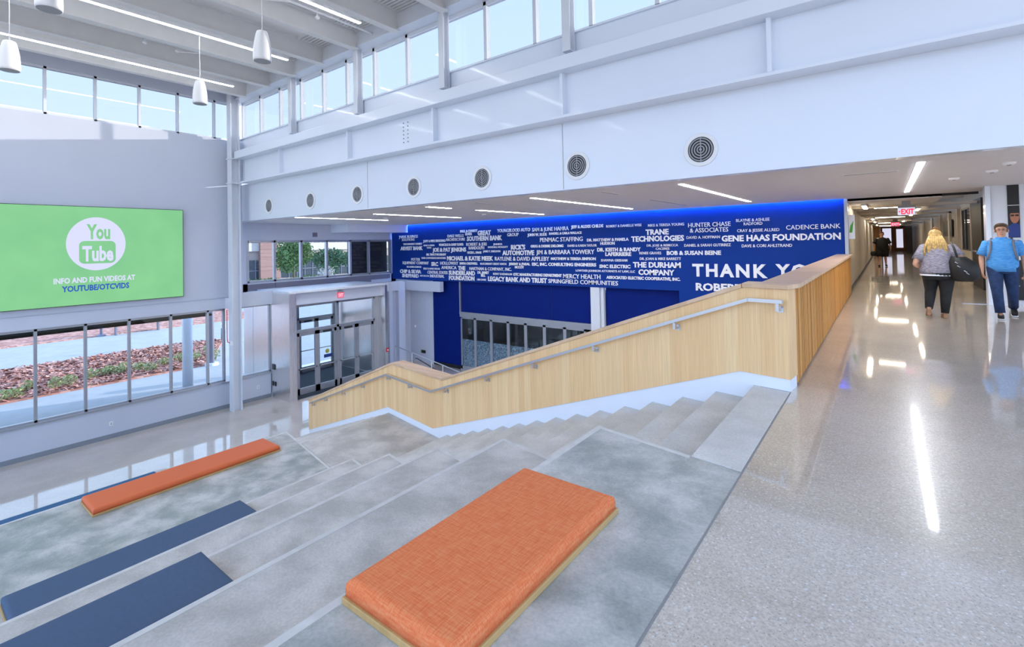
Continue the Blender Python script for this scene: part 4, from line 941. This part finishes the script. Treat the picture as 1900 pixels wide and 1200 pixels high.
# ------------------------------------------------------------------ outdoors
GZ = -4.2
mb = MB(); mb.box(-140, XW-.25, -60, 90, GZ-.3, GZ); ST('ground', mb, 'sidewalk')
mb = MB(); mb.prism([(-26.9, -12), (-26.9, 10.0), (-33.6, 13.4), (-34.5, 11.5), (-34.6, -12)], GZ, GZ+.05); mbed = mb
rg = random.Random(21)
for _ in range(9000):
    y = rg.uniform(.5, 13.2); x = rg.uniform(-34.4, -27.0)
    if y > 10+(-26.9-x)*.5 or x < -34.4+max(0, y-11.4)*.45: continue
    a = rg.uniform(0, PI); L = rg.uniform(.05, .13); wv = L*rg.uniform(.25, .5); d = Vector((math.cos(a), math.sin(a), rg.uniform(-.6, .6)))*L; s_ = Vector((-math.sin(a), math.cos(a), rg.uniform(-.5, .5)))*wv
    q = Vector((x, y, GZ+.05+rg.uniform(.02, .09)))
    mb.add([q-d-s_, q+d-s_, q+d+s_, q-d+s_], [(0, 1, 2, 3)])
obj('mulch_bed', mb, 'mulch', None, 'red mulch planting bed outside between two pale walks', 'mulch', kind='stuff')
mb = MB(); mb.prism([(-43.2, -12), (-42.4, 19), (-60, 24), (-60, -12)], GZ, GZ+.05); obj('mulch_bed', mb, 'mulch', None, 'red mulch planting bed beyond the far walk', 'mulch', kind='stuff')
pls = [(-27.32, 3.02), (-27.41, 3.36), (-28.51, 3.81), (-27.58, 4.51), (-27.81, 4.99), (-28.41, 5.87), (-28.67, 6.32), (-28.83, 6.55), (-28.34, 6.76), (-28.7, 7.08), (-28.31, 7.56), (-27.81, 7.88), (-28.55, 8.61), (-28.79, 9.35), (-28.46, 9.97), (-29.6, 11.0), (-27.73, 10.6)]
rg = random.Random(8)
for k, (x, y) in enumerate(pls):
    t = empty('shrub', (x, y, GZ+.05), 'small pale green shrub in the mulch bed, %s from the left' % ORD[k], 'shrub', 'young shrubs in the mulch bed')
    h = rg.uniform(.26, .40); r = rg.uniform(.20, .32)
    obj('foliage', MB().leaves((x, y, GZ+.05+h*.75), (r, r, h*.75), 110, .065, 100+k, .1), 'leaf_pale', t)
    mb = MB()
    for q in range(4): a = q*1.6+k; mb.tube([(x, y, GZ+.04), (x+.2*r*math.cos(a), y+.2*r*math.sin(a), GZ+.05+h*.7)], .008, 5)
    obj('stem', mb, 'bark', t)
cn = empty('entrance_canopy', (-25, 0, GZ), 'dark flat canopy roof on round steel columns outside the left windows', 'canopy')
obj('roof', MB().box(-23.75, -19.02, -12, 7.20, -.81, -.74), 'roof_dark', cn)
for k, (x, y, r) in enumerate(((-23.35, 7.9, .19), (-23.35, -4, .19))):
    obj('column', MB().tube([(x, y, GZ), (x, y, -.81)], r, 24), 'steel_paint', cn, smooth=True)
t = empty('lamp_post', (-26.78, 10.11, GZ), 'dark grey steel post with base plate at the end of the mulch bed', 'post')
obj('pole', MB().tube([(-26.78, 10.11, GZ), (-26.78, 10.11, 1.5)], .11, 16), 'spandrel', t, smooth=True)
obj('base', MB().loft([(-26.78, 10.11, GZ, .3, .3), (-26.78, 10.11, GZ+.12, .28, .28)], 20), 'steel_paint', t)
t = empty('outdoor_bench', (-42.25, 11, GZ), 'pale outdoor bench at the edge of the far mulch bed', 'bench')
obj('seat', MB().box(-42.5, -42.0, 9.9, 12.5, GZ+.62, GZ+.72), 'steel_paint', t)
for y in (9.95, 12.4): obj('leg', MB().box(-42.45, -42.05, y, y+.08, GZ, GZ+.62), 'spandrel', t)
t = empty('path_light', (-42.7, 9.3, GZ), 'small round based path light left of the outdoor bench', 'light')
obj('base', MB().loft([(-42.7, 9.3, GZ, .28, .28), (-42.7, 9.3, GZ+.1, .25, .25), (-42.7, 9.3, GZ+.14, .1, .1)], 16), 'spandrel', t)
obj('pole', MB().tube([(-42.7, 9.3, GZ+.1), (-42.7, 9.3, GZ+2.6)], .07, 10), 'spandrel', t)
for k, (x, y) in enumerate(((-33.27, 13.21), (-49, 25.2), (-49, 26.9))):
    t = empty('bollard', (x, y, GZ), ('pale bollard on the walk seen beside the steel column', 'white bollard outside, left one in the strip window', 'white bollard outside, right one in the strip window')[k], 'bollard')
    obj('body', MB().tube([(x, y, GZ), (x, y, GZ+.8)], .11, 14), 'sign_white' if k else 'spandrel', t, smooth=True)
    obj('top', MB().loft([(x, y, GZ+.8, .13, .13), (x, y, GZ+1.05, .13, .13), (x, y, GZ+1.12, .06, .06)], 14), 'sign_white', t)

bd = empty('brick_building', (-88, 48, GZ), 'brick and cream campus building seen through the strip window', 'building')
obj('wall', MB().box(-98, -85, 22, 85, GZ, 9), 'brick', bd)
obj('pier', MB().box(-85, -84.2, 39.4, 42.8, GZ, 9), 'brick', bd)
for y0, y1 in ((22, 39.4), (42.8, 70)):
    obj('cream_band', MB().box(-85, -84.7, y0, y1, 1.15, 2.55), 'cream_band', bd)
    obj('cream_band', MB().box(-85, -84.7, y0, y1, 5.2, 6.4), 'cream_band', bd)
    f = obj('window', MB().box(-85, -84.9, y0, y1, 2.55, 5.2), 'window_dark', bd)
    m = MB(); y = y0
    while y < y1: m.box(-84.9, -84.82, y, y+.12, 2.55, 5.2); y += 1.6
    obj('mullions', m, 'sign_white', f)
    f = obj('window', MB().box(-85, -84.9, y0+.3, y1, -3.6, -.35), 'window_dark', bd)
    m = MB(); y = y0+.3
    while y < y1: m.box(-84.9, -84.82, y, y+.1, -3.6, -.35); y += 1.5
    m.box(-84.9, -84.82, y0+.3, y1, -2.2, -2.1); obj('mullions', m, 'spandrel', f)
def tree(x, y, zc, r3, n, size, mt, lab, seed, trunk=.14, name='tree'):
    t = empty(name, (x, y, GZ), lab, 'tree' if name == 'tree' else 'shrub')
    mb = MB()
    rg = random.Random(seed)
    for q in range(7):
        a = q*.9; k_ = .55 if q else 0
        mb.leaves((x+k_*r3[0]*math.cos(a), y+k_*r3[1]*math.sin(a), zc+k_*r3[2]*rg.uniform(-.9, .9)), tuple(.62*c for c in r3), n//7, size, seed*10+q, .3)
    obj('crown', mb, mt, t)
    if trunk: obj('trunk', MB().tube([(x, y, GZ), (x, y, zc)], [trunk, trunk*.6], 8), 'bark', t)
tree(-60, 32.2, 1.0, (2.1, 2.1, 2.4), 2600, .22, 'leaf', 'green leafy tree seen through the second pane of the strip window', 3)
tree(-66, 41.2, -.6, (2.4, 2.6, 2.0), 2000, .22, 'leaf_dark', 'blue green bush tree behind the fourth pane of the strip window', 5, .1)
tree(-54, 33.0, -1.9, (.9, .9, 1.3), 700, .14, 'cream_band', 'pale bare ornamental shrub behind the third pane of the strip window', 6, .05)
tree(-50, 33.9, -3.0, (1.0, 1.1, 1.0), 900, .14, 'leaf_yellow', 'yellow green low shrub behind the fourth pane of the strip window', 7, .04, 'shrub')
for k, (y0, y1) in enumerate(((27.5, 35.2), (37.2, 44))):
    mb = MB(); y = y0
    while y < y1: mb.leaves((-70, y, GZ+.75), (.9, .9, .85), 160, .2, int(y*10), .2); y += .8
    t = empty('hedge', (-70, (y0+y1)/2, GZ), ('clipped green hedge before the brick building, left length', 'clipped green hedge before the brick building, right length')[k], 'hedge'); obj('foliage', mb, 'leaf', t)
t = empty('outdoor_bench', (-66, 30.4, GZ), 'teal bench in front of the hedge seen through the first pane of strip window', 'bench')
obj('seat', MB().box(-66.3, -65.7, 29.3, 31.6, GZ+.42, GZ+.48), 'teal_strip', t); obj('backrest', MB().box(-66.35, -66.28, 29.3, 31.6, GZ+.5, GZ+.95), 'teal_strip', t)
for y in (29.4, 31.4): obj('leg', MB().box(-66.3, -65.8, y, y+.08, GZ, GZ+.42), 'spandrel', t)
# ------------------------------------------------------------------ people
def skin_obj(name, pts, edges, mt, parent, sub=2):
    """one continuous body surface grown round a skeleton: pts (x, y, z, radius)"""
    me = bpy.data.meshes.new('tmp'); me.from_pydata([p[:3] for p in pts], edges, []); me.update()
    o = bpy.data.objects.new('tmp', me); COL.objects.link(o)
    md = o.modifiers.new('skin', 'SKIN'); md.use_smooth_shade = True; md.branch_smoothing = .4
    for i, p in enumerate(pts):
        sv = me.skin_vertices[0].data[i]; sv.radius = (p[3], p[4] if len(p) > 4 else p[3]); sv.use_root = (i == 0)
    s2 = o.modifiers.new('sub', 'SUBSURF'); s2.levels = sub; s2.render_levels = sub
    dg = bpy.context.evaluated_depsgraph_get(); dg.update()
    m2 = bpy.data.meshes.new_from_object(o.evaluated_get(dg))
    mb = MB(); mb.add([v.co.copy() for v in m2.vertices], [tuple(p.vertices) for p in m2.polygons])
    bpy.data.objects.remove(o); bpy.data.meshes.remove(me); bpy.data.meshes.remove(m2)
    return obj(name, mb, mt, parent, smooth=True)

class Person:
    """figure in its own frame: x across, -y the way it faces, z up; put in the world by place()"""
    def __init__(s, name, loc, turn, h, label):
        s.t = empty(name, loc, label, 'person'); s.loc = Vector(loc); s.c, s.s_ = math.cos(turn), math.sin(turn); s.k = h/1.72
    def w(s, p):
        x, y, z = (q*s.k for q in p[:3])
        return Vector((s.loc.x+x*s.c-y*s.s_, s.loc.y+x*s.s_+y*s.c, s.loc.z+z))
    def body(s, J, E, extra=()):
        names = list(J); pts = []; edges = []
        for n_ in names: p = J[n_]; pts.append((*s.w(p), p[3]*s.k))
        for a, b_ in E: edges.append((names.index(a), names.index(b_)))
        return skin_obj('body', pts, edges, 'skin', s.t)
    def part(s, name, mb, mt, smooth=True, parent=None):
        mb.xf(lambda q: s.w((q.x, q.y, q.z))); return obj(name, mb, mt, parent or s.t, smooth=smooth)

def hand_joints(J, E, side, wrist, d, pal, r=.0085):
    """palm, four unequal bent fingers and a thumb; d = pointing direction, pal = palm-normal"""
    d = Vector(d).normalized(); pal = Vector(pal).normalized(); ac = d.cross(pal).normalized()*side
    wv = Vector(wrist); pm = wv+d*.045
    J[f'{side}palm'] = (*pm, .024); E.append((f'{side}wrist', f'{side}palm'))
    for i, (off, ln) in enumerate(((.030, .075), (.010, .085), (-.010, .080), (-.030, .062))):
        k0 = wv+d*.088+ac*off; k1 = k0+d*ln*.5+pal*.012; k2 = k1+d*ln*.4+pal*.030
        for q, kk in enumerate((k0, k1, k2)): J[f'{side}f{i}{q}'] = (*kk, r if q else .0105)
        E.append((f'{side}palm', f'{side}f{i}0')); E.append((f'{side}f{i}0', f'{side}f{i}1')); E.append((f'{side}f{i}1', f'{side}f{i}2'))
    t0 = wv+d*.035+ac*.035+pal*.008; t1 = t0+d*.035+ac*.022+pal*.012; t2 = t1+d*.03+pal*.01
    for q, kk in enumerate((t0, t1, t2)): J[f'{side}t{q}'] = (*kk, .0105 if q < 2 else .009)
    E.append((f'{side}palm', f'{side}t0')); E.append((f'{side}t0', f'{side}t1')); E.append((f'{side}t1', f'{side}t2'))

def skeleton(hip_w=.095, sh=.19, head=(0, -.01), lean=0, arms=None, legs=None, fat=1.0):
    J = {'pelvis': (0, 0, .93, .13*fat), 'belly': (0, -.01+lean*.3, 1.08, .13*fat), 'chest': (0, lean*.7, 1.28, .135), 'neck': (head[0]*.5, lean, 1.43, .058), 'jaw': (head[0], head[1]+lean*1.2, 1.50, .055),
         'skull': (head[0], head[1]+.012+lean*1.3, 1.60, .086), 'crown': (head[0], head[1]+.02+lean*1.3, 1.655, .07)}
    E = [('pelvis', 'belly'), ('belly', 'chest'), ('chest', 'neck'), ('neck', 'jaw'), ('jaw', 'skull'), ('skull', 'crown')]
    for sd in (-1, 1):
        el, wr, hd, pal = arms[sd]
        J[f'{sd}sh'] = (sd*sh, lean, 1.375, .062); J[f'{sd}ua'] = (*(Vector((sd*sh, lean, 1.375)).lerp(Vector(el), .5)), .054*fat**.5); J[f'{sd}el'] = (*el, .044); J[f'{sd}fa'] = (*(Vector(el).lerp(Vector(wr), .45)), .041); J[f'{sd}wrist'] = (*wr, .027)
        E += [('chest', f'{sd}sh'), (f'{sd}sh', f'{sd}ua'), (f'{sd}ua', f'{sd}el'), (f'{sd}el', f'{sd}fa'), (f'{sd}fa', f'{sd}wrist')]
        hand_joints(J, E, sd, wr, hd, pal)
        hip, kn, an, toe = legs[sd]
        J[f'{sd}hip'] = (*hip, .092*fat); J[f'{sd}th'] = (*(Vector(hip).lerp(Vector(kn), .5)), .080*fat); J[f'{sd}kn'] = (*kn, .056*fat**.5); c = Vector(kn).lerp(Vector(an), .35); J[f'{sd}calf'] = (c.x, c.y+.015, c.z, .056*fat**.5); J[f'{sd}an'] = (*an, .037)
        J[f'{sd}ball'] = (*(Vector(an).lerp(Vector(toe), .7)), .034); J[f'{sd}toe'] = (*toe, .026)
        E += [('pelvis', f'{sd}hip'), (f'{sd}hip', f'{sd}th'), (f'{sd}th', f'{sd}kn'), (f'{sd}kn', f'{sd}calf'), (f'{sd}calf', f'{sd}an'), (f'{sd}an', f'{sd}ball'), (f'{sd}ball', f'{sd}toe')]
    return J, E

def face(P, hx, hy, glasses=False, hair='hair_brown'):
    z0 = 1.585
    m = MB(); m.loft([(hx, hy-.098, z0-.045, .017, .013), (hx, hy-.104, z0-.035, .016, .016), (hx, hy-.092, z0-.01, .010, .012), (hx, hy-.084, z0+.015, .007, .006)], 10); P.part('nose', m, 'skin')
    for sd in (-1, 1):
        m = MB(); m.ball((hx+sd*.031, hy-.083, z0+.008), .011, .007, .007, 10, 6); P.part('eye', m, 'black')
        m = MB(); m.box(hx+sd*.031-.017, hx+sd*.031+.017, hy-.092, hy-.082, z0+.026, z0+.032); P.part('eyebrow', m, hair)
        m = MB(); m.ball((hx+sd*.090, hy+.005, z0-.012), .012, .022, .032, 10, 8); P.part('ear', m, 'skin')
    m = MB(); m.ball((hx, hy-.083, z0-.074), .024, .010, .0065, 12, 6); P.part('mouth', m, 'print_face')
    if glasses:
        m = MB()
        for sd in (-1, 1):
            c = Vector((hx+sd*.032, hy-.100, z0+.006)); n_ = 14
            m.tube([c+Vector((.024*math.cos(2*PI*i/n_), 0, .017*math.sin(2*PI*i/n_))) for i in range(n_+1)], .0022, 5)
            m.tube([c+Vector((sd*.024, 0, .004)), c+Vector((sd*.058, .05, .004)), c+Vector((sd*.058, .11, -.004))], .0022, 5)
        m.tube([(hx-.008, hy-.102, z0+.01), (hx+.008, hy-.102, z0+.01)], .0022, 5)
        P.part('glasses', m, 'dark_metal')
def sleeve(sh, el, f, r0, r1):
    a, b_ = Vector(sh), Vector(el); m = MB()
    a = a+Vector((0, 0, -.006)); m.tube([a+(a-b_)*.11, a+(a-b_)*.05, a, a.lerp(b_, f*.5), a.lerp(b_, f)], [r0*.62, r0*.86, r0*.97, r0*.98, r1], 18); return m
def trouser(hip, kn, an, f, r):
    h, k, a = Vector(hip), Vector(kn), Vector(an); m = MB()
    pth = [h+Vector((0, 0, .05)), h, h.lerp(k, .5), k]; rr = [r[0]*.95, r[0], r[1], r[2]]
    if f > 0: pth += [k.lerp(a, .4*f), k.lerp(a, f)]; rr += [r[3], r[4]]
    m.tube(pth, rr, 18); return m
def shoe(P, an, toe, mt, sole='sign_white', h=.06):
    a, t_ = Vector(an), Vector(toe); d = Vector((t_.x-a.x, t_.y-a.y, 0)).normalized(); ac = Vector((-d.y, d.x, 0))
    low_ = min(t_.z-.022, a.z-.075)
    def sh_(z0, z1, g, top=1.0):
        out = []
        prof = [(-.055, .026), (-.03, .034), (.03, .037), (.10, .043), (.16, .041), (.20, .026)]
        L = [a+d*u+ac*w*g for u, w in prof]+[a+d*u-ac*w*g for u, w in prof[::-1]]
        tilt = (a.z-.075-(t_.z-.022))
        def zz(q, z): u = (Vector((q.x, q.y, 0))-Vector((a.x, a.y, 0))).dot(d); return (t_.z-.022)+tilt*(1-min(max(u/.17, 0), 1))*1.0+z
        n_ = len(L); m = MB()
        hs = [1.0 if u < .04 else .72 for u, w in prof]; hs = hs+hs[::-1]
        m.add([(q.x, q.y, zz(q, z0)) for q in L]+[(q.x, q.y, zz(q, z0+(z1-z0)*k_)) for q, k_ in zip(L, hs)], [tuple(range(n_))[::-1], tuple(range(n_, 2*n_))]+[(i, (i+1) % n_, n_+(i+1) % n_, n_+i) for i in range(n_)]); return m
    P.part('shoe_sole', sh_(0, .022, 1.06), sole, False)
    P.part('shoe', sh_(.02, .02+h, 1.0), mt, False)

# man in blue, walking toward the camera
P = Person('person', (1.665, 12.25, 0), rad(-6), 1.70, 'man in a blue polo shirt, jeans and grey backpack walking toward the camera')
arms = {-1: ((-.275, .02, 1.10), (-.265, -.07, .86), (.03, -.15, -1), (.9, .2, 0)), 1: ((.275, .05, 1.11), (.285, .04, .86), (-.03, -.1, -1), (-.9, .2, 0))}
legs = {-1: ((-.10, 0, .90), (-.085, -.17, .50), (-.055, -.22, .085), (-.05, -.39, .028)), 1: ((.10, 0, .90), (.12, .04, .49), (.135, .34, .155), (.14, .25, .03))}
J, E = skeleton(arms=arms, legs=legs, fat=1.12)
P.body(J, E)
m = MB(); m.loft([(0, 0, .84, .205, .155), (0, 0, .95, .215, .165), (0, -.01, 1.08, .212, .165), (0, 0, 1.24, .215, .150), (0, 0, 1.34, .222, .128), (0, .005, 1.405, .185, .102), (0, .01, 1.445, .075, .072)], 28)
st_ = P.part('shirt', m, 'shirt_blue')
for sd in (-1, 1): P.part('sleeve', sleeve((sd*.19, 0, 1.37), arms[sd][0], .86, .076, .084), 'shirt_blue', parent=None)
m = MB(); m.loft([(0, .005, 1.435, .082, .078), (0, .005, 1.465, .074, .070)], 20, False); P.part('collar', m, 'shirt_blue')
m = MB(); m.loft([(0, 0, .80, .185, .14), (0, 0, .90, .198, .15), (0, 0, .94, .195, .148)], 24); P.part('trousers', m, 'denim')
for sd in (-1, 1):
    P.part('trouser_leg', trouser(*legs[sd][:3], .95, (.118, .100, .080, .074, .070)), 'denim')
    shoe(P, legs[sd][2], legs[sd][3], 'black_cloth')
face(P, 0, -.004, True)
m = MB(); m.loft([(0, .066, 1.55, .078, .040), (0, .060, 1.60, .092, .052), (0, .052, 1.64, .095, .064), (0, .036, 1.672, .090, .080), (0, .020, 1.70, .070, .080), (0, .02, 1.718, .03, .03)], 20); P.part('hair', m, 'hair_brown')
bp = empty('backpack', P.w((0, .2, .95)), 'grey backpack strapped on the man in the blue shirt', 'backpack')
m = MB(); m.loft([(0, .21, .98, .13, .07), (0, .23, 1.1, .145, .085), (0, .22, 1.3, .14, .075), (0, .20, 1.42, .09, .05)], 18); P.part('pack', m, 'strap_grey', parent=bp)
for sd in (-1, 1):
    m = MB(); m.tube([(sd*.10, .17, 1.40), (sd*.135, .03, 1.436), (sd*.145, -.10, 1.37), (sd*.155, -.165, 1.22), (sd*.19, -.13, 1.08), (sd*.20, .06, 1.0)], .017, 8); P.part('strap', m, 'strap_grey', parent=bp)

# blonde woman seen from behind, carrying a black bag
P = Person('person', (.76, 11.75, 0), rad(180), 1.62, 'blonde woman in a heather grey top and black trousers walking away')
# local x is mirrored in the photo: +x is on her right hand seen from behind at the left of the picture
arms = {1: ((.36, .06, 1.03), (.24, -.14, .95), (-.8, -.6, 0), (0, 0, -1)), -1: ((-.34, .10, 1.12), (-.36, -.12, .93), (-.1, -.9, -.3), (.8, 0, -.3))}
legs = {-1: ((-.11, 0, .90), (-.10, .0, .49), (-.07, .06, .085), (-.06, -.11, .028)), 1: ((.11, 0, .90), (.12, -.10, .52), (.17, .20, .19), (.17, .16, .045))}
J, E = skeleton(arms=arms, legs=legs, fat=1.22, lean=-.06, sh=.20, head=(.03, -.02))
P.body(J, E)
m = MB(); m.loft([(.02, .0, .83, .255, .20), (.02, 0, .92, .262, .205), (.01, -.01, 1.05, .245, .185), (.01, -.03, 1.2, .232, .165), (0, -.05, 1.33, .225, .14), (.0, -.06, 1.40, .17, .105), (.01, -.065, 1.44, .08, .075)], 28); P.part('top', m, 'shirt_grey')
m = MB(); m.loft([(.02, 0, .815, .262, .207), (.02, 0, .845, .264, .208)], 28, False); P.part('hem_band', m, 'sign_white')
for sd in (-1, 1): P.part('sleeve', sleeve((sd*.20, -.05, 1.37), arms[sd][0], .72, .085, .090), 'shirt_grey')
m = MB(); m.loft([(.01, .01, .74, .235, .18), (.01, .01, .85, .25, .20), (.01, 0, .93, .225, .175)], 26); P.part('trousers', m, 'black_cloth')
for sd in (-1, 1):
    P.part('trouser_leg', trouser(*legs[sd][:3], .97, (.142, .125, .092, .082, .060)), 'black_cloth')
    shoe(P, legs[sd][2], legs[sd][3], 'shoe_tan', 'shoe_tan', .05)
hx, hy = .03, -.095
face(P, hx, hy, False, 'hair_blonde')
m = MB(); rg = random.Random(2)
m.loft([(hx+.01, hy+.10, 1.20, .055, .03), (hx+.01, hy+.105, 1.26, .115, .05), (hx, hy+.095, 1.36, .130, .07), (hx, hy+.06, 1.46, .115, .085), (hx, hy+.035, 1.56, .103, .100), (hx, hy+.03, 1.63, .100, .098), (hx, hy+.03, 1.685, .075, .08), (hx, hy+.03, 1.715, .03, .04)], 30)
m.v = [q+Vector((.012*math.sin(q.z*60+q.x*90), .010*math.sin(q.x*140+q.z*20), 0)) for q in m.v]
P.part('hair', m, 'hair_blonde')
for k in range(9):
    a = (k-4)*.026; m = MB(); m.tube([(hx+a*.8, hy+.115, 1.58), (hx+a*1.4, hy+.165, 1.42), (hx+a*1.6+.01*(-1)**k, hy+.165, 1.30), (hx+a*1.5, hy+.15, 1.17-.02*(k % 3))], [.02, .024, .02, .006], 8); P.part('hair_lock', m, 'hair_blonde')
m = MB(); m.tube([(hx-.05, hy+.05, 1.71), (hx, hy+.06, 1.75), (hx+.05, hy+.05, 1.71)], .014, 8); P.part('hair_clip', m, 'door_wood')
bg_ = empty('shoulder_bag', P.w((-.36, .12, .8)), 'large black shoulder bag with metal buckles hanging at the woman\'s side', 'bag')
m = MB(); m.loft([(-.36, .10, .72, .14, .13), (-.37, .11, .78, .205, .17), (-.36, .12, .95, .215, .18), (-.33, .13, 1.08, .185, .15), (-.29, .13, 1.18, .11, .10)], 24)
m.v = [q+Vector((.008*math.sin(q.z*50+q.y*40), .008*math.sin(q.x*60+q.z*30), 0)) for q in m.v]; P.part('bag_body', m, 'bag_black', parent=bg_)
m = MB(); m.tube([(-.26, .22, 1.16), (-.22, .14, 1.36), (-.20, -.04, 1.445), (-.24, -.16, 1.34), (-.28, -.06, 1.15)], .018, 8); P.part('strap', m, 'bag_black', parent=bg_)
m = MB()
for px_, pz in ((-.24, 1.06), (-.27, .99), (-.36, .90), (-.39, .86)):
    m.tube([(px_-.02, .295, pz), (px_+.02, .30, pz+.03)], .007, 6)
P.part('buckle', m, 'chrome_rail', parent=bg_)

# person far down the corridor
P = Person('person', (-.13, 30.57, 0), rad(4), 1.74, 'distant person in black shirt and black shorts in the corridor')
arms = {-1: ((-.30, .02, 1.12), (-.33, -.05, .88), (0, -.1, -1), (.9, .2, 0)), 1: ((.30, .02, 1.12), (.33, -.05, .88), (0, -.1, -1), (-.9, .2, 0))}
legs = {-1: ((-.11, 0, .90), (-.12, -.06, .49), (-.14, -.08, .085), (-.15, -.25, .028)), 1: ((.11, 0, .90), (.12, .02, .49), (.14, .10, .09), (.15, -.06, .03))}
J, E = skeleton(arms=arms, legs=legs, fat=1.2)
P.body(J, E)
m = MB(); m.loft([(0, 0, .80, .25, .19), (0, 0, .95, .255, .195), (0, 0, 1.1, .25, .19), (0, 0, 1.28, .235, .155), (0, 0, 1.38, .19, .11), (0, 0, 1.44, .08, .075)], 24); P.part('shirt', m, 'black_cloth')
for sd in (-1, 1):
    P.part('sleeve', sleeve((sd*.20, 0, 1.37), arms[sd][0], .95, .09, .10), 'black_cloth')
    P.part('shorts_leg', trouser(*legs[sd][:3], 0, (.145, .145, .13, 0, 0)), 'black_cloth')
    shoe(P, legs[sd][2], legs[sd][3], 'black_cloth', 'black')
face(P, 0, -.004, True)
m = MB(); m.loft([(0, .066, 1.55, .078, .040), (0, .060, 1.60, .092, .052), (0, .052, 1.64, .095, .064), (0, .036, 1.672, .090, .080), (0, .020, 1.70, .070, .080), (0, .02, 1.718, .03, .03)], 20); P.part('hair', m, 'hair_brown')
hb = empty('carrier_bag', P.w((-.36, -.05, .58)), 'black bag held by the distant person in the corridor', 'bag')
m = MB(); m.loft([(-.36, -.05, .52, .10, .06), (-.36, -.05, .66, .12, .07), (-.36, -.05, .76, .08, .04)], 14); P.part('bag_body', m, 'bag_black', parent=hb)
m = MB(); m.tube([(-.42, -.05, .74), (-.36, -.06, .84), (-.30, -.05, .74)], .01, 6); P.part('handle', m, 'bag_black', parent=hb)
